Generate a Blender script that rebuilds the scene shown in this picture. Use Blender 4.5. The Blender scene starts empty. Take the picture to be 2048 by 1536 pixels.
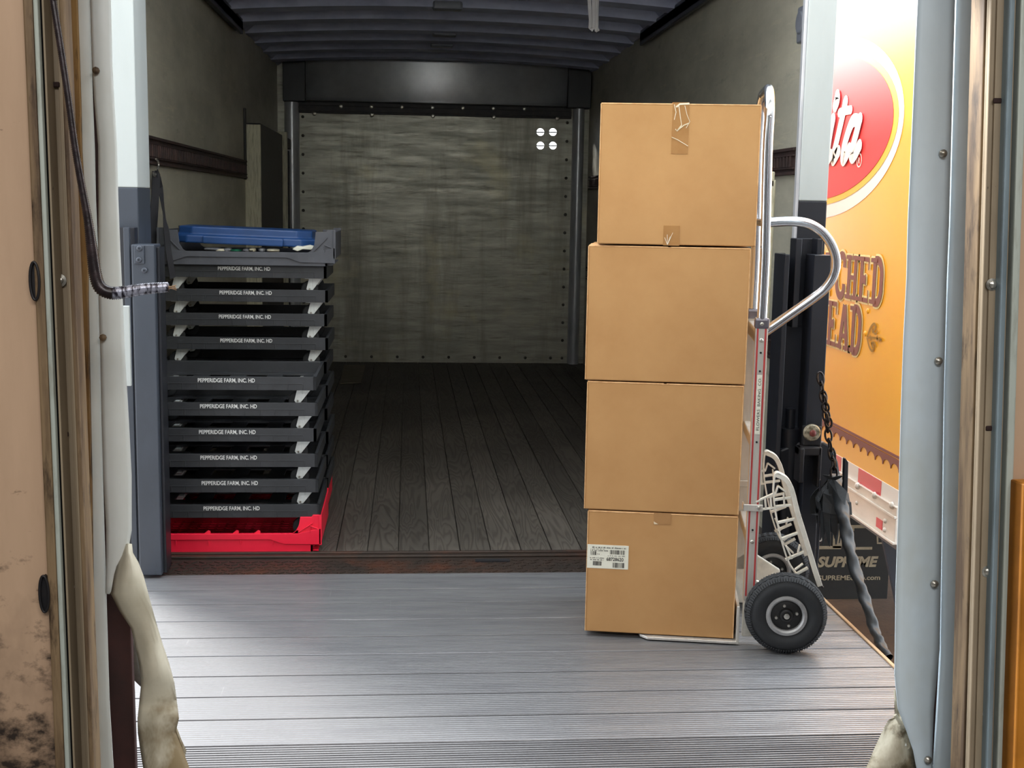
import bpy, bmesh, math, random
from mathutils import Vector, Matrix
random.seed(7)
PI = math.pi
SC = bpy.context.scene
COL = SC.collection
# ------------------------------------------------------------------ camera
H = 1.32
F = 2500.0
CAM = Vector((0, 0, H))
_f = Vector((816-1024, 405-768, F)).normalized()
_r = Vector((31000-1024, 930-768, F)); _r = (_r - _f*_r.dot(_f)).normalized()
_d = _f.cross(_r)
RW = Matrix((_r, _f, -_d))          # image ray (x right, y down, z forward) -> place
def ray(x, y): return RW @ Vector((x-1024, y-768, F))
def at(x, y, Y): d = ray(x, y); return CAM + d*(Y/d.y)
def gnd(x, y, z=0.0): d = ray(x, y); return CAM + d*((z-H)/d.z)
def onx(x, y, X): d = ray(x, y); return CAM + d*(X/d.x)
cd = bpy.data.cameras.new('camera'); cam = bpy.data.objects.new('camera', cd); COL.objects.link(cam)
cx = RW @ Vector((1, 0, 0)); cy = RW @ Vector((0, -1, 0)); cz = RW @ Vector((0, 0, -1))
M = Matrix((cx, cy, cz)).transposed().to_4x4(); M.translation = CAM
cam.matrix_world = M
cd.sensor_fit = 'HORIZONTAL'; cd.sensor_width = 36; cd.lens = 36*F/2048; cd.clip_start = 0.05; cd.clip_end = 200
SC.camera = cam
# ------------------------------------------------------------------ view, sky, sun, room lamps and added fill
SC.view_settings.view_transform = 'Standard'; SC.view_settings.look = 'None'
SC.view_settings.gamma = 1; SC.view_settings.use_curve_mapping = False
SC.view_settings.exposure = 0.0
W = bpy.data.worlds.new('sky'); SC.world = W; W.use_nodes = True
wn = W.node_tree; bgn = wn.nodes['Background']
bgn.inputs[0].default_value = (0.88, 0.94, 1.0, 1); bgn.inputs[1].default_value = 6.0
sl = bpy.data.lights.new('sun', 'SUN'); sl.energy = 18; sl.angle = math.radians(16); sl.color = (1, .97, .92)
so = bpy.data.objects.new('sun', sl); COL.objects.link(so)
so.rotation_euler = Vector((0.62, -0.74, -0.41)).to_track_quat('-Z', 'Y').to_euler()
# the dock building leans a little against the truck: its own axes
_dd = (RW @ Vector((1200-1024, 27000-768, F))).normalized()
_up = -_dd; _fo = Vector((0, 1, 0)); _fo = (_fo - _up*_fo.dot(_up)).normalized(); _ri = _fo.cross(_up)
RD = Matrix((_ri, _fo, _up)).transposed()
MD = Matrix.Translation(CAM) @ RD.to_4x4() @ Matrix.Translation(-CAM)
MDI = MD.inverted()
def atd(x, y, D):
    d = RD.transposed() @ ray(x, y); return CAM + d*(D/d.y)
def area(name, loc, sx, sy, e, col=(1, 1, 1), rot=(0, 0, 0)):
    l = bpy.data.lights.new(name, 'AREA'); l.shape = 'RECTANGLE'; l.size = sx; l.size_y = sy; l.energy = e; l.color = col
    o = bpy.data.objects.new(name, l); COL.objects.link(o); o.location = loc; o.rotation_euler = rot; return o
area('dock_lamp_fill', (0.3, -1.6, 3.55), 3.6, 1.2, 140, (1.0, 0.98, 0.97), (math.radians(25), 0, 0))
area('dock_lamp_fill', (-1.2, 0.9, 3.5), 0.8, 1.4, 14, (1.0, 0.92, 0.80), (math.radians(15), math.radians(-10), 0))
area('dock_lamp_fill', (1.9, 0.9, 3.5), 0.8, 1.4, 13, (1.0, 0.95, 0.88), (math.radians(15), math.radians(10), 0))  # added unseen lamp that brightens the right jamb and seal
# ------------------------------------------------------------------ materials
def lin(h):
    h = h.lstrip('#'); out = []
    for i in (0, 2, 4):
        c = int(h[i:i+2], 16)/255; out.append(c/12.92 if c <= .04045 else ((c+.055)/1.055)**2.4)
    return (*out, 1)
def newmat(name):
    m = bpy.data.materials.new(name); m.use_nodes = True
    return m, m.node_tree, m.node_tree.nodes['Principled BSDF']
def pmat(name, col, col2=None, rough=.6, metal=0.0, scale=6, stretch=(1, 1, 1), lo=.4, hi=.65, bump=0.0, bscale=None, r2=None, detail=6, spec=.5, layer=None):
    """two colours mixed by noise in object space; layer=(hex, scale, stretch, lo, hi) lays another colour on top"""
    m, t, b = newmat(name); N, L = t.nodes, t.links
    b.inputs['Roughness'].default_value = rough; b.inputs['Metallic'].default_value = metal
    b.inputs['Specular IOR Level'].default_value = spec
    b.inputs['Base Color'].default_value = lin(col)
    tc = N.new('ShaderNodeTexCoord')
    def noise(sc, st, lo_, hi_):
        mp = N.new('ShaderNodeMapping'); mp.inputs['Scale'].default_value = st
        L.new(tc.outputs['Object'], mp.inputs[0])
        n = N.new('ShaderNodeTexNoise'); n.inputs['Scale'].default_value = sc; n.inputs['Detail'].default_value = detail; n.inputs['Roughness'].default_value = .65
        L.new(mp.outputs[0], n.inputs['Vector'])
        r = N.new('ShaderNodeMapRange'); r.inputs[1].default_value = lo_; r.inputs[2].default_value = hi_
        L.new(n.outputs['Fac'], r.inputs[0]); return n, r
    if col2:
        n, r = noise(scale, stretch, lo, hi)
        mx = N.new('ShaderNodeMix'); mx.data_type = 'RGBA'; mx.inputs[6].default_value = lin(col); mx.inputs[7].default_value = lin(col2)
        L.new(r.outputs[0], mx.inputs[0]); last = mx.outputs[2]
        for ly in (layer or []):
            n2, rr = noise(ly[1], ly[2], ly[3], ly[4])
            if len(ly) > 5:      # grime and painted shade that strengthen low down: (..., z0, k)
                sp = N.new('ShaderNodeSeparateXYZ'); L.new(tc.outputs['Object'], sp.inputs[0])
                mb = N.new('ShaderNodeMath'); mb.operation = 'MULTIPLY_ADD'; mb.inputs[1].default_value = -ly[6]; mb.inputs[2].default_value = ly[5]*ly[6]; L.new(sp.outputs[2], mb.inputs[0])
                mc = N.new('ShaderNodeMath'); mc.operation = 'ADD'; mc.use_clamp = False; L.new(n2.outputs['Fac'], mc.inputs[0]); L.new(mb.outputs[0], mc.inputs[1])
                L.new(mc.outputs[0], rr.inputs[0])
            m2 = N.new('ShaderNodeMix'); m2.data_type = 'RGBA'; m2.inputs[7].default_value = lin(ly[0])
            L.new(rr.outputs[0], m2.inputs[0]); L.new(last, m2.inputs[6]); last = m2.outputs[2]
        L.new(last, b.inputs['Base Color'])
        if r2 is not None:
            q = N.new('ShaderNodeMapRange'); q.inputs[3].default_value = rough; q.inputs[4].default_value = r2
            L.new(r.outputs[0], q.inputs[0]); L.new(q.outputs[0], b.inputs['Roughness'])
        if bump:
            if bscale: n, _ = noise(bscale, stretch, 0, 1)
            bp = N.new('ShaderNodeBump'); bp.inputs['Strength'].default_value = bump; bp.inputs['Distance'].default_value = .004
            L.new(n.outputs['Fac'], bp.inputs['Height']); L.new(bp.outputs[0], b.inputs['Normal'])
    return m
MT = {}
MT['wallL'] = pmat('scuffed_liner', 'b6b2a0', '9a9789', .40, .1, 2.2, (1, .6, 1.6), .35, .7, .15, 30, .6, layer=[('c4bea4', 9, (1, .3, 3), .58, .8), ('7c786c', 5, (1, 1, 3), .62, .8)])
MT['wallB'] = pmat('scratched_panel', 'aaa89d', '84837a', .34, .55, 9, (.35, 1, 2.6), .35, .72, .25, 26, .5, layer=[('6e6b62', 14, (.3, 1, 3), .56, .74), ('767369', 1.3, (2.6, 1, .28), .50, .70), ('b0a98c', 2.0, (1, 1, 1), .55, .8)])
MT['header'] = pmat('header_steel', 'e0e2e6', 'c4c6cc', .42, .6, 3, (1, 1, 1), .4, .7, .05, 12, .34)
MT['silver'] = pmat('silver_post', 'c9cbd0', 'a6a8ad', .3, .35, 12, (1, 1, .2), .4, .7, .05, 20)
MT['ceil'] = pmat('roof_skin', '5c6280', '4d5270', .55, .0, 4, (1, 1, 1), .4, .7)
MT['bow'] = pmat('roof_bow', 'b4bad2', '9ca2bc', .5, .1, 6, (1, 1, 1), .4, .7)
MT['darkmetal'] = pmat('dark_metal', '2b2a2c', '3a3736', .5, .6, 14, (1, 1, 1), .45, .7, .1)
MT['rail_dark'] = pmat('rusty_rail', '3c3130', '54403c', .6, .5, 14, (1, 1, 1), .45, .7, .2)
MT['black'] = pmat('black_paint', '1a1c22', '24262d', .38, .1, 7, (1, 1, .4), .4, .7, .05)
MT['slate'] = pmat('slate_paint', '383e48', '2c3139', .42, .1, 3, (1, 1, .5), .45, .75, .05, layer=[('15181f', 1.6, (3, 3, 1), .64, .74)])
MT['white'] = pmat('white_paint', 'acb2b1', 'a2a8a7', .45, 0, 3, (1, 1, .3), .4, .7)
MT['ivory'] = pmat('ivory_lining', 'c8c4ac', 'a19c84', .6, 0, 30, (3, 3, .3), .45, .65, .2)
MT['vinyl'] = pmat('worn_vinyl', 'e6eae6', 'd6dad2', .5, 0, 3.5, (1, 1, .5), .4, .7, .05, layer=[('bcb8a2', 1.4, (1, 1, .5), .55, .8), ('7c7868', 60, (1, 1, .5), .72, .76)])
MT['vinylR'] = pmat('pale_blue_vinyl', 'd2e2ec', 'c2d2db', .5, 0, 3.5, (1, 1, .5), .4, .7, .05, layer=[('bcc0b4', 1.2, (1, 1, .6), .58, .8), ('5c6468', 70, (1, 1, .5), .74, .77)])
MT['flap'] = pmat('soiled_vinyl', 'c8c2ae', 'b5ae98', .6, 0, 6, (1, 1, 1), .4, .7, .1, layer=[('7d6b4a', 3.5, (1, 1, .6), .55, .66, .50, .7), ('52462f', 9, (1, 1, 1), .60, .72, .45, .5)])
MT['flapback'] = pmat('grey_fabric', '6c6c66', '504f4a', .9, 0, 14, (1, 1, 1), .4, .7, .3)
MT['tan'] = pmat('tan_wall', 'c8a98c', 'b5977b', .55, 0, 2.0, (3, 1, .5), .35, .75, .05, layer=[('5c4634', 16, (1, 1, 2.2), .67, .75), ('7d6248', 1.6, (2, 1, .4), .60, .85), ('4f3d2d', 3, (1, 1, .6), .58, 1.0, .95, .45), ('2b2018', 14, (1, 1, 1.4), .56, .72, .68, .45)])  # broad brown layer paints shade low on the wall; near-black layer is grime
MT['rust'] = pmat('rusty_edge', 'a37d47', '6a4a24', .7, .0, 12, (1.5, 1, .12), .42, .6, .3, layer=[('3a2612', 24, (1.5, 1, .25), .54, .66), ('c2a06a', 30, (2, 1, .1), .6, .7)])
MT['rust2'] = pmat('rusty_steel', '8a7355', '57432f', .6, .1, 16, (1.5, 1, .12), .42, .6, .3, layer=[('3a2a1b', 20, (1.5, 1, .3), .55, .68)])
MT['channel'] = pmat('galvanised_channel', 'a09078', '7f725e', .55, .1, 4, (2, 2, .4), .4, .7, .1, layer=[('97876a', 2, (2, 2, .35), .56, .66), ('3a332a', 60, (1, 1, .6), .7, .76)])
MT['whiteedge'] = pmat('pale_edge', 'b5bdb4', '8b8a7c', .5, .1, 30, (1, 1, .2), .5, .75, .1)
MT['bluegrey'] = pmat('bluegrey_edge', '7d8d94', '5f6d74', .5, .2, 20, (1, 1, .2), .45, .75)
MT['redwood'] = pmat('red_brown_jamb', '40201c', '2a1512', .7)
MT['yellow'] = pmat('yellow_paint', 'c07a1c', 'a8690f', .5, 0, 8)
MT['soil'] = pmat('brown_ground', '6b4a2c', '54381f', .9, 0, 3, (1, 1, 1), .35, .7, .5, 40, layer=[('2f2318', 20, (1, 1, 1), .6, .75), ('8a8378', 60, (1, 1, 1), .74, .78)])
MT['dockfloor'] = pmat('dock_floor', '707070', '5c5c5c', .8, 0, 3)
MT['dockwall'] = pmat('dock_wall', 'b9babb', 'a8a9aa', .8, 0, 2)
MT['brick'] = pmat('outer_wall', '8e9092', '7a7c7e', .85, 0, 3)
MT['ribbed'] = None
MT['cable'] = pmat('cable_wrap', '221a1c', '3a2d2f', .3, .2, 60, (1, 1, 1), .45, .65, .2)
MT['cabletape'] = pmat('shiny_tape', 'b9bccd', '2e2a36', .22, .4, 55, (2.2, .6, .6), .44, .56, .2)
MT['carton'] = pmat('cardboard', 'b48957', 'ab7f4e', .75, 0, 5, (1, 1, 1), .35, .7, .05, 90)
MT['cartonedge'] = pmat('cardboard_edge', 'd1a878', 'b98c5c', .8, 0, 40)
MT['tape'] = pmat('clear_tape', 'a3794c', '9b7145', .25, 0, 20, (1, 1, 1), .4, .7, .1)
MT['tapecrease'] = pmat('creased_tape', 'e6dcc8', 'd8c8aa', .2)
MT['paper'] = pmat('label_paper', 'dddccd', 'd4d3c4', .6, 0, 30)
MT['ink'] = pmat('ink', '2b2a28'); MT['ink2'] = pmat('faint_ink', '77756c')
MT['alu'] = pmat('brushed_aluminium', 'd2cec6', 'bab6ae', .36, .55, 20, (1, 1, .2), .4, .7, .05)
MT['alucast'] = pmat('cast_aluminium', 'e6e3d8', 'c9c6bb', .42, .25, 18, (1, 1, 1), .4, .7, .1)
MT['chrome'] = pmat('polished_tube', 'd9dde2', 'c3c7cd', .16, .95, 10, (1, 1, .3), .4, .7)
MT['stripe'] = pmat('red_stripe', 'b03a3a', '9a3030', .45)
MT['endcap'] = pmat('grey_cap', '77737a', '66626a', .35, .6)
MT['rubber'] = pmat('tyre_rubber', '26282b', '1e2022', .75, 0, 20)
MT['rim'] = pmat('grey_rim', 'a6a6a6', '8f8f8f', .4, .3, 20)
MT['rimdark'] = pmat('dark_rim', '3a3a3a', '2c2c2c', .45, .6, 20)
MT['zinc'] = pmat('zinc_plate', 'eef4f4', 'd0d6d4', .35, .15, 25, (1, 1, 1), .4, .7)
MT['plastic'] = pmat('black_plastic', '26282b', '303236', .5, 0, 9, (1, 1, 1), .4, .7, .05, layer=[('3c4043', 14, (1, 1, 3), .62, .75)])
MT['greyplastic'] = pmat('grey_plastic', '4e5057', '42444a', .5, 0, 9, (1, 1, 1), .4, .7, .05)
MT['redplastic'] = pmat('red_plastic', 'f0203f', 'e01838', .38, 0, 5, (1, 1, 1), .4, .7)
MT['blueplastic'] = pmat('blue_plastic', '1f467e', '193c6b', .42, 0, 5, (1, 1, 1), .4, .7)
MT['print'] = pmat('white_print', 'd8dad8', 'b9bbb9', .5, 0, 120)
MT['bag'] = pmat('cream_bag', 'd8d2bc', 'b5ae98', .35, 0, 20, (1, 1, 1), .4, .7, .3)
MT['greenbag'] = pmat('green_bag', '1f5a44', '2a7055', .35, 0, 20, (1, 1, 1), .4, .7, .3)
MT['greybag'] = pmat('grey_bag', '8d8e92', '5a5b60', .3, 0, 20, (1, 1, 1), .4, .7, .3)
MT['webbing'] = pmat('black_webbing', '26262a', '1c1c20', .8)
MT['whitestrap'] = pmat('white_webbing', 'a3a0a0', '8d8a8a', .75)
MT['cloth'] = pmat('black_cloth', '15181b', '23282c', .7, 0, 16, (1, 1, 1), .4, .7, .3)
MT['wrap'] = pmat('rope_wrap', '14181c', '20262b', .5, 0, 22, (1, 1, 1), .4, .7, .3)
MT['chain'] = pmat('chain_steel', '1f1a19', '3a3432', .3, .8, 40)
MT['truckyellow'] = pmat('yellow_truck_panel', 'f8b126', 'f5ab20', .35, 0, 1.5, (1, 1, 1), .4, .7)
MT['truckred'] = pmat('red_print', 'e23a3c'); MT['truckwhite'] = pmat('white_graphic', 'f3ece4')
MT['truckbrown'] = pmat('brown_print', '8a5248'); MT['truckpale'] = pmat('pale_outline', 'ffe9a6'); MT['goldring'] = pmat('gold_ring', 'f7c04a')
MT['ochre'] = pmat('ochre_print', 'a5761f')
MT['railalu'] = pmat('painted_rail', 'ddd6cb', 'c9c2b7', .4, .3, 8, (1, .3, 1), .4, .7)
MT['reflred'] = pmat('red_reflector', 'd3122a', None, .3)
MT['flapblack'] = pmat('mudflap_rubber', '15130f', '1f1c17', .6, 0, 6)
MT['flapprint'] = pmat('flap_print', 'a89a80', '94866e', .6, 0, 30)
MT['screwmetal'] = pmat('screw_metal', 'c9c6bd', '8d8a80', .3, .8, 60)
MT['screwdark'] = pmat('dark_screw', '45413c', '35322e', .5, .5, 60)
MT['hole'] = pmat('slot_shadow', '2a1410', None, .8)
MT['lens'] = pmat('clear_lens', '9a917d', '55503f', .15, .1, 60, (1, 1, 1), .4, .6, .3)
MT['lensmid'] = pmat('red_centre', '6a2f2a', None, .3)
MT['card'] = pmat('dirty_cardboard', '7a7464', '6a6454', .8)
MT['lampgrey'] = pmat('dome_lamp', '6b6f78', '5c6068', .35)
MT['edgestrip'] = pmat('tan_edge', 'bfa384', 'a88a6c', .5, .3, 20, (1, .2, 1))
MT['sill'] = pmat('rusty_sill', '42362f', '35302c', .5, .4, 5, (1, 1, 1), .4, .65, .1, layer=[('5a3a2c', 3.5, (1, 1, 1), .52, .7)])
MT['darkvoid'] = pmat('dark_recess', '111116', None, .8)
def plank_mat():
    m, t, b = newmat('worn_planks'); N, L = t.nodes, t.links
    b.inputs['Roughness'].default_value = .62; b.inputs['Specular IOR Level'].default_value = .35
    tc = N.new('ShaderNodeTexCoord'); sx = N.new('ShaderNodeSeparateXYZ'); L.new(tc.outputs['Object'], sx.inputs[0])
    a = N.new('ShaderNodeMath'); a.operation = 'MULTIPLY_ADD'; a.inputs[1].default_value = 1/PW; a.inputs[2].default_value = -P0/PW
    L.new(sx.outputs[0], a.inputs[0]); fl = N.new('ShaderNodeMath'); fl.operation = 'FLOOR'; L.new(a.outputs[0], fl.inputs[0])
    wnn = N.new('ShaderNodeTexWhiteNoise'); wnn.noise_dimensions = '1D'; L.new(fl.outputs[0], wnn.inputs['W'])
    cmb = N.new('ShaderNodeCombineXYZ'); L.new(sx.outputs[0], cmb.inputs[0]); L.new(sx.outputs[1], cmb.inputs[1])
    z = N.new('ShaderNodeMath'); z.operation = 'MULTIPLY'; z.inputs[1].default_value = 7; L.new(wnn.outputs[0], z.inputs[0]); L.new(z.outputs[0], cmb.inputs[2])
    mp = N.new('ShaderNodeMapping'); mp.inputs['Scale'].default_value = (9, .9, 1); L.new(cmb.outputs[0], mp.inputs[0])
    n = N.new('ShaderNodeTexNoise'); n.inputs['Scale'].default_value = 1.2; n.inputs['Detail'].default_value = 2; n.inputs['Distortion'].default_value = .6; L.new(mp.outputs[0], n.inputs['Vector'])
    rg = N.new('ShaderNodeMath'); rg.operation = 'MULTIPLY'; rg.inputs[1].default_value = 90; L.new(n.outputs['Fac'], rg.inputs[0])
    sn = N.new('ShaderNodeMath'); sn.operation = 'SINE'; L.new(rg.outputs[0], sn.inputs[0])
    mr = N.new('ShaderNodeMapRange'); mr.inputs[1].default_value = -.2; mr.inputs[2].default_value = 1; L.new(sn.outputs[0], mr.inputs[0])
    mx = N.new('ShaderNodeMix'); mx.data_type = 'RGBA'; mx.inputs[6].default_value = lin('57524b'); mx.inputs[7].default_value = lin('45403a'); L.new(mr.outputs[0], mx.inputs[0])
    n3 = N.new('ShaderNodeTexNoise'); n3.inputs['Scale'].default_value = 1.1; n3.inputs['Detail'].default_value = 5; L.new(tc.outputs['Object'], n3.inputs['Vector'])
    m3 = N.new('ShaderNodeMapRange'); m3.inputs[1].default_value = .4; m3.inputs[2].default_value = .65; m3.inputs[3].default_value = .75; m3.inputs[4].default_value = 1.15; L.new(n3.outputs['Fac'], m3.inputs[0])
    bw = N.new('ShaderNodeMapRange'); bw.inputs[3].default_value = .8; bw.inputs[4].default_value = 1.15; L.new(wnn.outputs[0], bw.inputs[0])
    mm = N.new('ShaderNodeMath'); mm.operation = 'MULTIPLY'; L.new(m3.outputs[0], mm.inputs[0]); L.new(bw.outputs[0], mm.inputs[1])
    vm = N.new('ShaderNodeVectorMath'); vm.operation = 'SCALE'; L.new(mx.outputs[2], vm.inputs[0]); L.new(mm.outputs[0], vm.inputs['Scale'])
    L.new(vm.outputs[0], b.inputs['Base Color'])
    bp = N.new('ShaderNodeBump'); bp.inputs['Strength'].default_value = .25; bp.inputs['Distance'].default_value = .003; L.new(sn.outputs[0], bp.inputs['Height']); L.new(bp.outputs[0], b.inputs['Normal'])
    return m
_a = gnd(796.9, 1098); _b = gnd(1102.7, 1098); PW = (_b.x-_a.x)/5; P0 = _a.x - 12*PW
MT['planks'] = plank_mat()
def deck_mat(name, pitch, strength, c1, c2, depth=.0016):
    m, t, b = newmat(name); N, L = t.nodes, t.links
    b.inputs['Metallic'].default_value = .55; b.inputs['Roughness'].default_value = .38
    tc = N.new('ShaderNodeTexCoord'); sx = N.new('ShaderNodeSeparateXYZ'); L.new(tc.outputs['Object'], sx.inputs[0])
    a = N.new('ShaderNodeMath'); a.operation = 'MULTIPLY'; a.inputs[1].default_value = 2*PI/pitch; L.new(sx.outputs[1], a.inputs[0])
    s = N.new('ShaderNodeMath'); s.operation = 'SINE'; L.new(a.outputs[0], s.inputs[0])
    bp = N.new('ShaderNodeBump'); bp.inputs['Strength'].default_value = strength; bp.inputs['Distance'].default_value = depth; L.new(s.outputs[0], bp.inputs['Height']); L.new(bp.outputs[0], b.inputs['Normal'])
    mp = N.new('ShaderNodeMapping'); mp.inputs['Scale'].default_value = (.5, 5, 1); L.new(tc.outputs['Object'], mp.inputs[0])
    n = N.new('ShaderNodeTexNoise'); n.inputs['Scale'].default_value = 5; n.inputs['Detail'].default_value = 9; n.inputs['Roughness'].default_value = .7; L.new(mp.outputs[0], n.inputs['Vector'])
    r = N.new('ShaderNodeMapRange'); r.inputs[1].default_value = .35; r.inputs[2].default_value = .68; L.new(n.outputs['Fac'], r.inputs[0])
    mx = N.new('ShaderNodeMix'); mx.data_type = 'RGBA'; mx.inputs[6].default_value = lin(c1); mx.inputs[7].default_value = lin(c2); L.new(r.outputs[0], mx.inputs[0])
    # long pale scratches running in the driving direction
    mp2 = N.new('ShaderNodeMapping'); mp2.inputs['Scale'].default_value = (40, 1.4, 1); mp2.inputs['Rotation'].default_value = (0, 0, .12); L.new(tc.outputs['Object'], mp2.inputs[0])
    n2 = N.new('ShaderNodeTexNoise'); n2.inputs['Scale'].default_value = 1.6; n2.inputs['Detail'].default_value = 3; L.new(mp2.outputs[0], n2.inputs['Vector'])
    r2 = N.new('ShaderNodeMapRange'); r2.inputs[1].default_value = .72; r2.inputs[2].default_value = .78; r2.inputs[4].default_value = .22; L.new(n2.outputs['Fac'], r2.inputs[0])
    mx2 = N.new('ShaderNodeMix'); mx2.data_type = 'RGBA'; mx2.inputs[7].default_value = lin('d6d6d2'); L.new(r2.outputs[0], mx2.inputs[0]); L.new(mx.outputs[2], mx2.inputs[6])
    L.new(mx2.outputs[2], b.inputs['Base Color'])
    rr = N.new('ShaderNodeMapRange'); rr.inputs[3].default_value = .33; rr.inputs[4].default_value = .5; L.new(r.outputs[0], rr.inputs[0]); L.new(rr.outputs[0], b.inputs['Roughness'])
    return m
MT['deck'] = deck_mat('ribbed_deck', .0125, .5, '8e8e90', '6d6d70')
# ------------------------------------------------------------------ mesh helpers
class MB:
    def __init__(s): s.v = []; s.f = []
    def add(s, vs, fs):
        o = len(s.v); s.v += [tuple(p) for p in vs]; s.f += [[i+o for i in f] for f in fs]; return s
    def box(s, x0, x1, y0, y1, z0, z1, M=None):
        vs = [Vector((x, y, z)) for x in (x0, x1) for y in (y0, y1) for z in (z0, z1)]
        if M: vs = [M @ p for p in vs]
        return s.add(vs, [(0, 1, 3, 2), (4, 6, 7, 5), (0, 4, 5, 1), (2, 3, 7, 6), (0, 2, 6, 4), (1, 5, 7, 3)])
    def prism(s, pts, n, t):            # polygon in space, thickened along n by t
        n = Vector(n).normalized()*t; k = len(pts); P = [Vector(p) for p in pts]
        vs = P + [p+n for p in P]
        return s.add(vs, [tuple(range(k))[::-1], tuple(range(k, 2*k))] + [(i, (i+1) % k, (i+1) % k+k, i+k) for i in range(k)])
    def tube(s, pts, r, n=12, cap=True, closed=False):
        P = [Vector(p) for p in pts]; k = len(P); rs = r if isinstance(r, (list, tuple)) else [r]*k
        T = []
        for i in range(k):
            if closed: d = P[(i+1) % k]-P[i-1]
            else: d = P[min(i+1, k-1)]-P[max(i-1, 0)]
            T.append(d.normalized() if d.length > 1e-9 else Vector((0, 0, 1)))
        ref = Vector((0, 0, 1)) if abs(T[0].z) < .9 else Vector((1, 0, 0))
        u = T[0].cross(ref).normalized(); vs = []
        for i in range(k):
            u = (u - T[i]*u.dot(T[i]))
            u = u.normalized() if u.length > 1e-6 else T[i].orthogonal().normalized()
            w = T[i].cross(u)
            for j in range(n):
                a = 2*PI*j/n; vs.append(P[i]+(u*math.cos(a)+w*math.sin(a))*rs[i])
        fs = []
        for i in range(k if closed else k-1):
            i2 = (i+1) % k
            for j in range(n): fs.append((i*n+j, i*n+(j+1) % n, i2*n+(j+1) % n, i2*n+j))
        if cap and not closed: fs += [tuple(range(n))[::-1], tuple((k-1)*n+j for j in range(n))]
        return s.add(vs, fs)
    def cyl(s, c, axis, r, h, n=20, r2=None):
        a = Vector(axis).normalized(); c = Vector(c); r2 = r if r2 is None else r2
        return s.tube([c-a*h/2, c+a*h/2], [r, r2], n)
    def lathe(s, c, axis, prof, n=32):  # prof: (radius, offset along axis)
        a = Vector(axis).normalized(); c = Vector(c); u = a.orthogonal().normalized(); w = a.cross(u); vs = []; k = len(prof)
        for r, h in prof:
            for j in range(n):
                t = 2*PI*j/n; vs.append(c+a*h+(u*math.cos(t)+w*math.sin(t))*max(r, 1e-5))
        fs = [(i*n+j, i*n+(j+1) % n, (i+1)*n+(j+1) % n, (i+1)*n+j) for i in range(k-1) for j in range(n)]
        return s.add(vs, fs)
    def strip(s, pts, w, n, t=.001):    # flat band along pts, width w, band plane normal n
        P = [Vector(p) for p in pts]; n = Vector(n).normalized(); L_, R_ = [], []
        for i in range(len(P)):
            d = (P[min(i+1, len(P)-1)]-P[max(i-1, 0)]).normalized(); sd = d.cross(n).normalized()*(w[i] if isinstance(w, list) else w)/2
            L_.append(P[i]+sd); R_.append(P[i]-sd)
        k = len(P); vs = L_+R_+[p+n*t for p in L_+R_]; fs = []
        for i in range(k-1):
            fs += [(i, i+1, k+i+1, k+i), (2*k+i, 3*k+i, 3*k+i+1, 2*k+i+1), (i, 2*k+i, 2*k+i+1, i+1), (k+i, k+i+1, 3*k+i+1, 3*k+i)]
        fs += [(0, k, 3*k, 2*k), (k-1, 3*k-1, 4*k-1, 2*k-1)]
        return s.add(vs, fs)
    def grid(s, rows):
        k = len(rows[0]); vs = [p for r in rows for p in r]
        return s.add(vs, [(i*k+j, i*k+j+1, (i+1)*k+j+1, (i+1)*k+j) for i in range(len(rows)-1) for j in range(k-1)])
    def build(s, name, mat, parent=None, smooth=False, bevel=0.0, solid=0.0, sub=0):
        me = bpy.data.meshes.new(name); me.from_pydata(s.v, [], s.f); me.validate()
        bm = bmesh.new(); bm.from_mesh(me); bmesh.ops.recalc_face_normals(bm, faces=bm.faces); bm.to_mesh(me); bm.free()
        o = bpy.data.objects.new(name, me); COL.objects.link(o)
        me.materials.append(MT[mat] if isinstance(mat, str) else mat)
        if smooth:
            for p in me.polygons: p.use_smooth = True
            if smooth != 'all':
                bm = bmesh.new(); bm.from_mesh(me)
                for e in bm.edges:
                    if len(e.link_faces) == 2 and e.calc_face_angle(0) > .7: e.smooth = False
                bm.to_mesh(me); bm.free()
        if solid: md = o.modifiers.new('s', 'SOLIDIFY'); md.thickness = solid; md.offset = 0
        if bevel: md = o.modifiers.new('b', 'BEVEL'); md.width = bevel; md.segments = 2; md.limit_method = 'ANGLE'
        if sub: md = o.modifiers.new('u', 'SUBSURF'); md.levels = sub; md.render_levels = sub
        if parent: o.parent = parent
        return o
def tag(o, label=None, cat=None, group=None, kind=None):
    if label: o['label'] = label
    if cat: o['category'] = cat
    if group: o['group'] = group
    if kind: o['kind'] = kind
    return o
def empty(name, loc=(0, 0, 0), rz=0.0, mw=None):
    o = bpy.data.objects.new(name, None); COL.objects.link(o); o.empty_display_size = .05
    if mw: o.matrix_world = mw
    else: o.location = loc; o.rotation_euler = (0, 0, rz)
    return o
def kids(o): return [c for c in bpy.data.objects if c.parent == o]
def copy_tree(o, parent=None):
    c = o.copy(); COL.objects.link(c); c.parent = parent
    for ch in kids(o): copy_tree(ch, c)
    return c
def struct(o, label=None): o['kind'] = 'structure'; return tag(o, label)
def dock(o): o.matrix_world = MD; return o
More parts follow.
